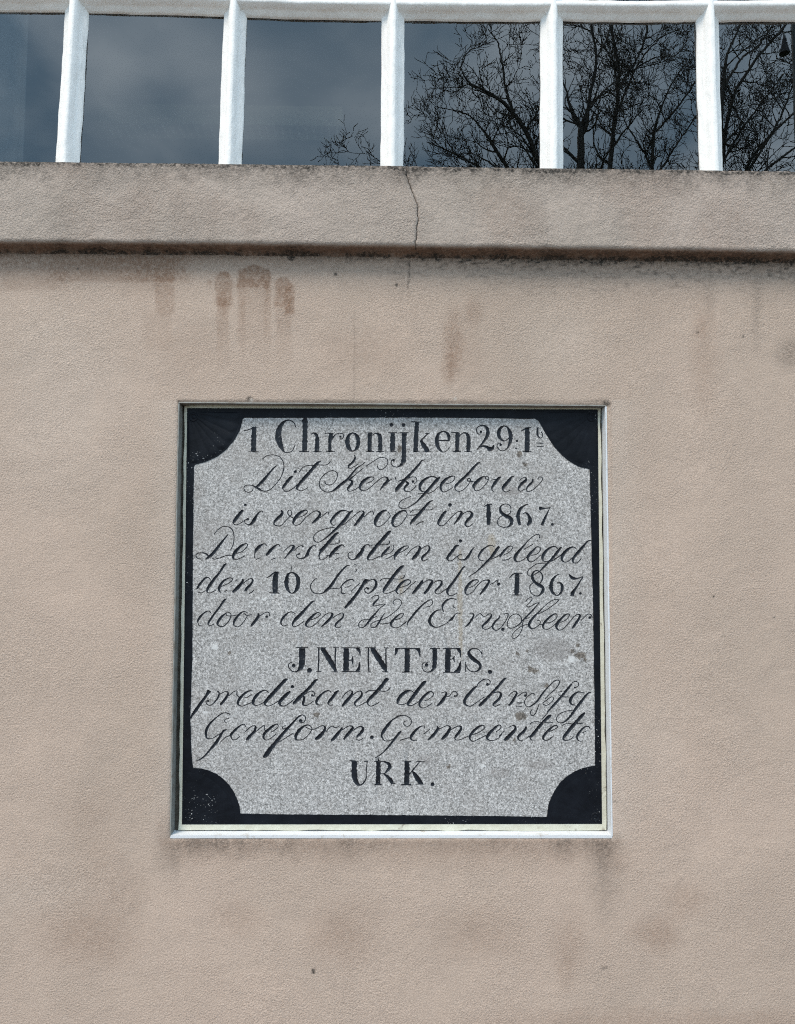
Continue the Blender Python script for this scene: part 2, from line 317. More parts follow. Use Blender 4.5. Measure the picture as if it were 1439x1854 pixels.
def stains(P, part):
    """stains where the plaster has them: R brown damp, G black mould and soot, B pale efflorescence"""
    x, y = spot(P)
    n1 = fbm(x / 60, y / 60, 4, 3); n2 = fbm(x / 14, y / 14, 3, 9); n3 = fbm(x / 35, y / 120, 4, 21); n4 = fbm(x / 130, y / 130, 3, 77)
    R = np.zeros_like(x); G = np.zeros_like(x); B = np.zeros_like(x)
    def blob(cx, cy, rx, ry, a, soft=.5, wob=.25):
        d = np.hypot((x - cx) / rx, (y - cy) / ry) + wob * n1 + .10 * n2
        return a * smooth(1 + soft * .5, 1 - soft, d)
    if part == 'wall':
        yb = np.interp(x, xs_m, bot_m)
        dy = y - yb
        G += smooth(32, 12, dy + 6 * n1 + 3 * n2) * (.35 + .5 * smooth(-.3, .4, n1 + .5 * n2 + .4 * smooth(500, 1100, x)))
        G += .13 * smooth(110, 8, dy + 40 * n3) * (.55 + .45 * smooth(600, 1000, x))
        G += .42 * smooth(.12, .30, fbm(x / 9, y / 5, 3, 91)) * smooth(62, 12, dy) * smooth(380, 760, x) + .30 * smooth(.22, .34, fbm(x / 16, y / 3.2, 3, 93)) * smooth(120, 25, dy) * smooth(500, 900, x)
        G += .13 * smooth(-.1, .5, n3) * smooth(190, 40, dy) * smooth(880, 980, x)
        R += .42 * smooth(105, 10, dy + 38 * n4) * (.35 + .65 * smooth(430, 250, x)) + .24 * smooth(70, 10, dy)
        # the three drips left of the middle
        for cx, w, y0, y1, a, rd in ((405, 15, 492, 560, .62, 1), (404, 11, 540, 690, .46, 0), (437, 7, 505, 690, .34, 0), (460, 29, 480, 524, .80, 2), (485, 6, 495, 660, .42, 0), (460, 26, 515, 700, .26, 0),
                                     (512, 15, 502, 560, .60, 1), (524, 9, 512, 575, .60, 1), (514, 14, 545, 690, .36, 0), (378, 5, 508, 522, .4, 1)):
            dx = np.abs(x - cx - 2.5 * n1 + (rd == 1) * 0) / w
            top = y0 + (rd == 1) * w * .8 * np.minimum(dx, 1.2) ** 3 + (rd == 2) * 9 * dx
            e = smooth(1.14, .86, dx + .26 * n2) * smooth(top - 2, top + 2, y + 2 * n2)
            e = e * ((1 - smooth(y1 - 8, y1 - 2, y + 6 * n1 + 3 * n2)) if rd else (1 - smooth(y0 + 10, y1, y + 22 * n2)))
            R += a * e * (.82 + .5 * n2)
        for cx, cy, w, h_, a in ((298, 520, 17, 48, .34), (215, 488, 120, 22, .34), (60, 500, 60, 26, .22), (285, 600, 26, 36, .14)):
            R += a * smooth(1.15, .80, np.maximum(np.abs(x - cx) / w, np.abs(y - cy) / h_) + .14 * n1 + .10 * n2)
        R += blob(858, 565, 17, 26, .28, .8) + blob(820, 615, 20, 62, .34, .7, .15) + blob(812, 665, 14, 34, .28, .7) + blob(840, 640, 40, 60, .15, .9)
        R += blob(650, 640, 95, 55, .20, .9) + blob(345, 640, 60, 60, .12, .9) + blob(1275, 640, 30, 110, .22, .9) + blob(1270, 590, 14, 24, .2, .8)
        G += blob(1430, 640, 28, 28, .28, .9) + blob(1370, 560, 9, 80, .14, .9) + blob(1285, 540, 12, 50, .12, .9)
        R += blob(160, 1690, 95, 60, .30, .9) + blob(230, 1610, 45, 50, .14, .9) + blob(620, 1690, 75, 60, .26, .9) + blob(430, 1660, 55, 35, .18, .9) + blob(860, 1690, 95, 55, .22, .9)
        R += blob(1190, 1690, 48, 34, .34, .9) + blob(1240, 1630, 45, 34, .24, .9) + blob(1030, 1700, 34, 60, .22, .9) + blob(1025, 1760, 16, 40, .16, .9) + blob(170, 1480, 55, 60, .13, .9) + blob(180, 1560, 40, 45, .15, .9)
        R += .22 * smooth(1815, 1850, y + 18 * n1) * smooth(700, 1100, x)
        G += blob(1095, 1590, 34, 85, .22, .9) + blob(1090, 1550, 12, 50, .14, .9) + blob(300, 1545, 26, 42, .18, .9) + blob(318, 1570, 10, 40, .12, .9)
        # grime hugging the recess
        ins = smooth(278, 330, x + 10 * n1) * smooth(1140, 1095, x + 10 * n1)
        G += ins * (smooth(1566, 1519, y + 9 * n2) * (y > 1510)) * (.16 + .30 * smooth(-.1, .5, n3))
        R += ins * (smooth(1590, 1519, y + 14 * n1) * (y > 1510)) * .30
        lx = 323 - (y - 728) * .0196; rx = 1097.5 + (y - 734) * .014
        side = (y > 724) * (y < 1520)
        G += side * .45 * (smooth(3.5, 0, lx - x + 2 * n2) * (x < lx + 4) * (.5 + .5 * n1) + .5 * smooth(3, 0, x - rx) * (x > rx - 4) * (n1 > .1))
        G += .55 * smooth(5, 0, np.abs(y - 726) + 2 * n2) * (x > 318) * (x < 1102) * (.5 + .6 * n1) + blob(1098, 731, 9, 6, .8, .7) + blob(452, 722, 7, 5, .7, .6)
        R += blob(300, 1500, 18, 40, .24, .9) + blob(1120, 1560, 28, 28, .16, .9)
        for (cx, cy, r) in ((527, 466, 7), (718, 516, 3), (607, 496, 3), (1345, 609, 2.2), (1263, 602, 2.5), (567, 1757, 3.2), (567, 1762, 2.4), (1292, 1080, 1.8), (1402, 1118, 1.8), (1180, 474, 4), (795, 468, 6), (140, 487, 2)):
            G += .9 * smooth(1.2, .6, np.hypot(x - cx, y - cy) / r)
        G += blob(1095, 1752, 11, 4, .3, .6) + blob(1112, 1452, 9, 1.6, .5, .5)
        G += .5 * smooth(2.6, .8, np.abs(x - 742 + (y - 460) * .05 - 3 * n2)) * (y < 522) + .16 * smooth(2.6, .8, np.abs(x - 641 + 2 * n2)) * (y > 560) * (y < 722)
        B += .9 * smooth(1.2, .6, np.hypot(x - 455, y - 725) / 3.6) + .7 * smooth(1.2, .6, np.hypot(x - 824, y - 722) / 3.2) + blob(100, 700, 140, 220, .20, .9) + blob(1010, 620, 90, 110, .14, .9) + blob(1180, 1360, 60, 120, .12, .9) + blob(40, 1620, 90, 40, .12, .9)
        B += .22 * smooth(1180, 1110, x) * (x > 1108) * side + .2 * smooth(250, 318, x) * (x < 320) * side
    else:
        yt = np.interp(x, xs_m, top_m); yb = np.interp(x, xs_m, bot_m); t = (y - yt) / (yb - yt)
        G += .95 * smooth(.075, -.02, t + .045 * n2) + .38 * smooth(.36, .02, t + .14 * n3 + .14 * n2) + .07 * smooth(-.2, .5, n3)
        G += .30 * smooth(.35, 0, t + .1 * n1) * (smooth(45, 8, np.abs(x - 742)) + .8 * smooth(60, 10, np.abs(x - 545)) + .7 * smooth(80, 10, np.abs(x - 1010)))
        under = smooth(.985, 1.03, t)
        R += .75 * under + .18 * smooth(-.1, .5, n4)
        G += .34 * under + under * .25 * smooth(-.3, .5, n1 + .5 * n2 + .4 * smooth(700, 1200, x)) + .70 * smooth(1.07, 1.12, t + .03 * n1 + .012 * n2) * smooth(-.6, .4, n1 + .7 * n2 + .5 * smooth(400, 1200, x))
        G += .35 * smooth(.93, .99, t + .03 * n2) * (1 - under) * smooth(0, .6, n1)
    R = R * 1.2; G = G * 1.1
    return np.stack([np.clip(R, 0, 1), np.clip(G, 0, 1), np.clip(B, 0, 1), np.ones_like(R)], -1)

def axis(lo, hi, dlo, dhi, fine, coarse):
    """grid lines: fine between dlo and dhi, coarse outside"""
    a = [] 
    if dlo - lo > 1e-6: a += list(np.linspace(lo, dlo, max(2, int((dlo - lo) / coarse) + 1))[:-1])
    a += list(np.linspace(dlo, dhi, max(2, int((dhi - dlo) / fine) + 1)))
    if hi - dhi > 1e-6: a += list(np.linspace(dhi, hi, max(2, int((hi - dhi) / coarse) + 1))[1:])
    return np.array(a)
def gridmesh(P): 
    r, c = P.shape[:2]; i = np.arange(r * c).reshape(r, c)
    f = np.stack([i[:-1, :-1], i[:-1, 1:], i[1:, 1:], i[1:, :-1]], -1).reshape(-1, 4)
    return P.reshape(-1, 3), f
def relief(P, amp=.0009):
    x, z = P[..., 0], P[..., 2]
    return amp * (fbm(x * 5, z * 5, 3, 5) * 1.2 + .45 * fbm(x * 28, z * 28, 3, 6) + .22 * fbm(x * 90, z * 90, 2, 8))
ZB = float(at(720, 444, YL)[2])                       # underside of the sill band
XW = 4.2
XL, XR, ZLOW = float(at(-15, 900, 0)[0]), float(at(1455, 900, 0)[0]), float(at(720, 1875, 0)[2])
# the face of the wall in one sheet: rows and columns run through the recess, whose cells are left out
def warp_axes():
    h = .0030
    cols = np.concatenate([axis(-XW, TL[0], XL, TL[0], h, .15), axis(TL[0], TR[0], TL[0], TR[0], h, .1)[1:], axis(TR[0], XW, TR[0], XR, h, .15)[1:]])
    rows = np.concatenate([axis(0.0, BL[2], ZLOW, BL[2], h, .12), axis(BL[2], TL[2], BL[2], TL[2], h, .1)[1:], axis(TL[2], ZB + .03, TL[2], ZB + .03, .0026, .1)[1:]])
    return cols, rows
cols, rows = warp_axes()
X, Z = np.meshgrid(cols, rows)
wx = smooth(-XW, TL[0], X) * (X <= TL[0]) + (X > TL[0]) * (X < TR[0]) * 1.0 + (X >= TR[0]) * smooth(XW, TR[0], X)
s = np.clip((X - TL[0]) / (TR[0] - TL[0]), 0, 1); t = np.clip((Z - BL[2]) / (TL[2] - BL[2]), 0, 1)
qx = (BL[0] * (1 - t) + TL[0] * t) * (1 - s) + (BR[0] * (1 - t) + TR[0] * t) * s
qz = (BL[2] * (1 - s) + BR[2] * s) * (1 - t) + (TL[2] * (1 - s) + TR[2] * s) * t
bx = TL[0] * (1 - s) + TR[0] * s; bz = BL[2] * (1 - t) + TL[2] * t
fz = smooth(0, BL[2], Z) * (Z <= BL[2]) + (Z > BL[2]) * (Z < TL[2]) * 1.0 + (Z >= TL[2]) * smooth(ZB + .03, TL[2], Z)
fall = wx * fz
P = np.stack([X + (qx - bx) * fall, np.zeros_like(X), Z + (qz - bz) * fall], -1)
ic0, ic1 = int(np.argmin(abs(cols - TL[0]))), int(np.argmin(abs(cols - TR[0]))); ir0, ir1 = int(np.argmin(abs(rows - BL[2]))), int(np.argmin(abs(rows - TL[2])))
P[..., 1] += relief(P)
# plaster edges round softly into the recess and are a little ragged
dl = np.maximum(np.maximum(cols[ic0] - X, X - cols[ic1]), np.maximum(rows[ir0] - Z, Z - rows[ir1]))
edge = smooth(.0065, 0, dl)
P[..., 1] += .0022 * edge ** 2
rag = .0011 * fbm(X * 45, Z * 45, 3, 31) * smooth(.012, 0, np.abs(dl))
P[..., 0] += rag; P[..., 2] += rag * .8
st = stains(P, 'wall')
V, Fw = gridmesh(P)
rr, cc = np.meshgrid(np.arange(len(rows) - 1), np.arange(len(cols) - 1), indexing='ij')
inside = ((rr >= ir0) & (rr < ir1) & (cc >= ic0) & (cc < ic1)).ravel()
wall = mesh('wall', V, Fw[~inside], M_wall, church, True, st.reshape(-1, 4))

# crack in the plaster below the band, a shallow groove with dark bottom
def groove(name, pts, w0, depthf, ydepth, mat, parent):
    pass

# the sill band, a swept profile; its grid carries the crack
WX0, WX1 = -2.0, 2.05
zt_x = np.interp(np.linspace(-XW, XW, 200), [at(a, b, YL)[0] for a, b in zip(xs_m, top_m)], [at(a, b, YL)[2] for a, b in zip(xs_m, top_m)])
def band_z(x, arr, y):
    p = at(xs_m, arr, y); return np.interp(x, p[:, 0], p[:, 2])
bc = np.unique(np.concatenate([axis(-XW, XW, XL - .05, XR + .05, .0028, .15)]))
crack_px = np.array([(735, 300), (737, 318), (741, 335), (749, 352), (756, 372), (756, 400), (754, 425), (752, 440), (753, 452)])
prof = []          # (y, which, dz, t) ; z = mix(top, bottom)
for y_, k_ in ((.105, .040), (.05, .030), (.0, .012), (-.018, .006), (-.026, .003), (-.0305, .0005)): prof.append((y_, 0.0, k_))
for q in np.linspace(0, 1, 46): prof.append((-.0338 - .0012 * math.sin(q * 3.1), q, -.004 * (1 - q) + .006 * q))
for y_, k_ in ((-.0322, .0032), (-.0295, .0008), (-.0260, -.0004), (-.0210, -.0010), (-.0160, -.0012), (-.0110, -.0016), (-.0065, -.0026), (-.0030, -.0048), (.0003, -.0085), (.0040, -.013)): prof.append((y_, 1.0, k_))
Xg = np.tile(bc, (len(prof), 1)); zt = band_z(bc, top_m, YL); zb = band_z(bc, bot_m, YL)
Yg = np.array([[p[0]] * len(bc) for p in prof]); Zg = np.array([zt * (1 - p[1]) + zb * p[1] + p[2] for p in prof])
# warp the columns so that one of them follows the crack
zc = at(crack_px[:, 0], crack_px[:, 1], YL); zc = zc[np.argsort(zc[:, 2])]
cx_at = np.interp(Zg[:, len(bc) // 2], zc[:, 2], zc[:, 0]); cx0 = float(np.median(zc[:, 0])); kc = int(np.argmin(abs(bc - cx0)))
jag = np.array([random.uniform(-.0012, .0012) for _ in prof])
off = (cx_at + jag - bc[kc])[:, None] * smooth(.09, 0, np.abs(bc - bc[kc]))[None, :]
Xg = Xg + off
front = np.array([1.0 if 2 <= i < len(prof) - 6 else 0 for i in range(len(prof))])
Pb = np.stack([Xg, Yg, Zg], -1)
rel = relief(Pb, .0012) * np.clip(1.2 - np.abs(Yg) * 0, 0, 1)
Pb[..., 1] += rel + .0006 * fbm(Xg * 120, Zg * 120, 2, 14)
Pb[..., 2] += .0009 * fbm(Xg * 60, Yg * 60 + 3, 3, 15) * np.where(np.array([p[1] for p in prof])[:, None] > .97, 1.4, .7) + .0006 * fbm(Xg * 9, Yg * 0, 3, 16)
wdt = np.abs(bc - bc[kc])
for j in range(len(bc)):
    if j == kc: Pb[:, j, 1] += .0045 * front
stb = stains(Pb, 'sill')
for j, a in ((kc, .95), (kc - 1, .10), (kc + 1, .10)): stb[:, j, 1] = np.clip(stb[:, j, 1] + a * front, 0, 1)
# pull the crack's two lips in so that it stays hairline thin
for i in range(len(prof)):
    lip = .0009 + .0004 * random.random()
    Pb[i, kc - 1, 0] = Pb[i, kc, 0] - lip; Pb[i, kc + 1, 0] = Pb[i, kc, 0] + lip
V, Fb = gridmesh(Pb); sill = mesh('sill_band', V, Fb, M_sill, church, True, stb.reshape(-1, 4))

# lining of the recess: dark back, white edging strips, greyed at top and left for shade
def lerp(a, b, t): return a * (1 - t) + b * t
YR = YS + .005
back = [TL + [-.01, YR, .01], TR + [.01, YR, .01], BR + [.01, YR, -.01], BL + [-.01, YR, -.01]]
mesh('recess_back', back, [(0, 3, 2, 1)], M_gap, church)
def strip(name, A, B, inward, mat, w=.0016, seed=0):
    """edging along A-B from the face of the wall to the back of the recess, slightly uneven"""
    n = 60; A = np.array(A); B = np.array(B); V = []
    for i in range(n + 1):
        p = lerp(A, B, i / n); e = .0004 * float(fbm(i * .35, seed, 3, seed))
        ins = np.array(inward) * (w + e)
        for (q, yy) in ((p - np.array(inward) * .001, .0008 + e), (p + ins, .0004 + e), (p + ins * .9, YR + .001), (p - np.array(inward) * .001, YR + .001)):
            V.append((q[0], yy, q[2]))
    f = []
    for i in range(n):
        for k in range(4):
            a = i * 4 + k; b = i * 4 + (k + 1) % 4; f.append((a, b, b + 4, a + 4))
    f += [(0, 3, 2, 1), (n * 4, n * 4 + 1, n * 4 + 2, n * 4 + 3)]
    return mesh(name, V, f, mat, church)
strip('edging_strip', TL, TR, (0, 0, -1), M_bead_shade, .0010, seed=1)
strip('edging_strip', BL, BR, (0, 0, 1), M_bead, .0045, seed=2)
strip('edging_strip', BL + [0, 0, .0025], TL - [0, 0, .002], (1, 0, 0), M_bead_shade, .0014, seed=3)
strip('edging_strip', BR + [0, 0, .0025], TR - [0, 0, .002], (-1, 0, 0), M_bead, .0018, seed=4)

# ---------------------------------------------------------------- memorial stone
stone = thing('memorial_stone', 'grey memorial stone with black carved inscription and black quarter-round corners, set in the wall', 'plaque', tuple(at(710, 1490, YS)))
O = {k: at(*v, YS) for k, v in dict(tl=(334, 733.5), tr=(1087, 736.5), br=(1097.5, 1503), bl=(323.5, 1503)).items()}
def prism(name, outer, y0, y1, mat, wob=0):
    n = len(outer); V = [(p[0], y0, p[2]) for p in outer] + [(p[0], y1, p[2]) for p in outer]
    return V
def ring(name, outer, inner, y0, y1, mat, seg=40, seed=0, wob=(0, 0)):
    """flat frame between two four-cornered outlines, y0 front"""
    V = []; f = []; n = 4 * seg
    for q, (poly, w) in enumerate(((outer, wob[0]), (inner, wob[1]))):
        for k in range(4):
            for i in range(seg):
                p = lerp(np.array(poly[k]), np.array(poly[(k + 1) % 4]), i / seg)
                d = w * float(fbm(k * 31 + i * .55, seed + q * 5, 3, seed))
                p = p + np.array([0, 0, d]) * (k % 2 == 0) + np.array([d, 0, 0]) * (k % 2 == 1)
                V.append((p[0], y0, p[2]))
    m_ = len(V); V += [(v[0], y1, v[2]) for v in V]
    for i in range(n):
        j = (i + 1) % n
        f += [(i, j, n + j, n + i), (m_ + i, m_ + n + i, m_ + n + j, m_ + j), (i, m_ + i, m_ + j, j), (n + i, n + j, m_ + n + j, m_ + n + i)]
    return keep(mesh(name, V, f, mat), stone)
bk = [at(a, b, YS) for a, b in ((338.8, 739), (1081.8, 741.5), (1089.6, 1491.5), (329.3, 1492.5))]
ring('painted_edge', [O['tl'], O['tr'], O['br'], O['bl']], bk, YS - .0004, YR - .0005, M_cream, seed=3, wob=(.0022, .0006))
# outline of the grey field, clockwise
field_px = [(442, 756.5), (520, 756.6), (640, 756.2), (760, 756), (880, 757), (968, 758.5), (975, 762), (982, 775), (988, 786), (996, 798), (1004, 810), (1013, 820), (1022, 829), (1033, 837), (1046, 844), (1056, 847.5),
            (1067.5, 849.5), (1069, 920), (1071, 1000), (1073.5, 1100), (1075, 1200), (1076.5, 1300), (1077, 1386), (1066, 1388), (1052, 1391.5), (1036, 1399), (1024, 1407), (1013, 1418), (1003, 1433), (997, 1445), (992.5, 1458), (990, 1479),
            (900, 1477.5), (800, 1476.5), (700, 1475.5), (600, 1475), (500, 1474), (435, 1473), (433.5, 1460), (430, 1448), (424, 1435), (415, 1421), (404, 1410), (392, 1401), (378, 1395), (364, 1391.5), (349, 1390),
            (346.5, 1360), (344.5, 1301), (346, 1250), (348, 1190), (348.5, 1100), (349, 1000), (350, 920), (351, 845), (353, 841.5), (368, 837), (381, 832.5), (395, 826), (411, 813), (424, 797), (431, 785), (436, 773), (439, 759)]
fx = np.array(field_px, float)
# densify and roughen the outline
fl = []
for i in range(len(fx)):
    a, b = fx[i], fx[(i + 1) % len(fx)]; k = max(1, int(np.hypot(*(b - a)) / 5))
    for j in range(k): p = a + (b - a) * j / k; fl.append(p + rng.normal(0, .22, 2))
fx = np.array(fl)

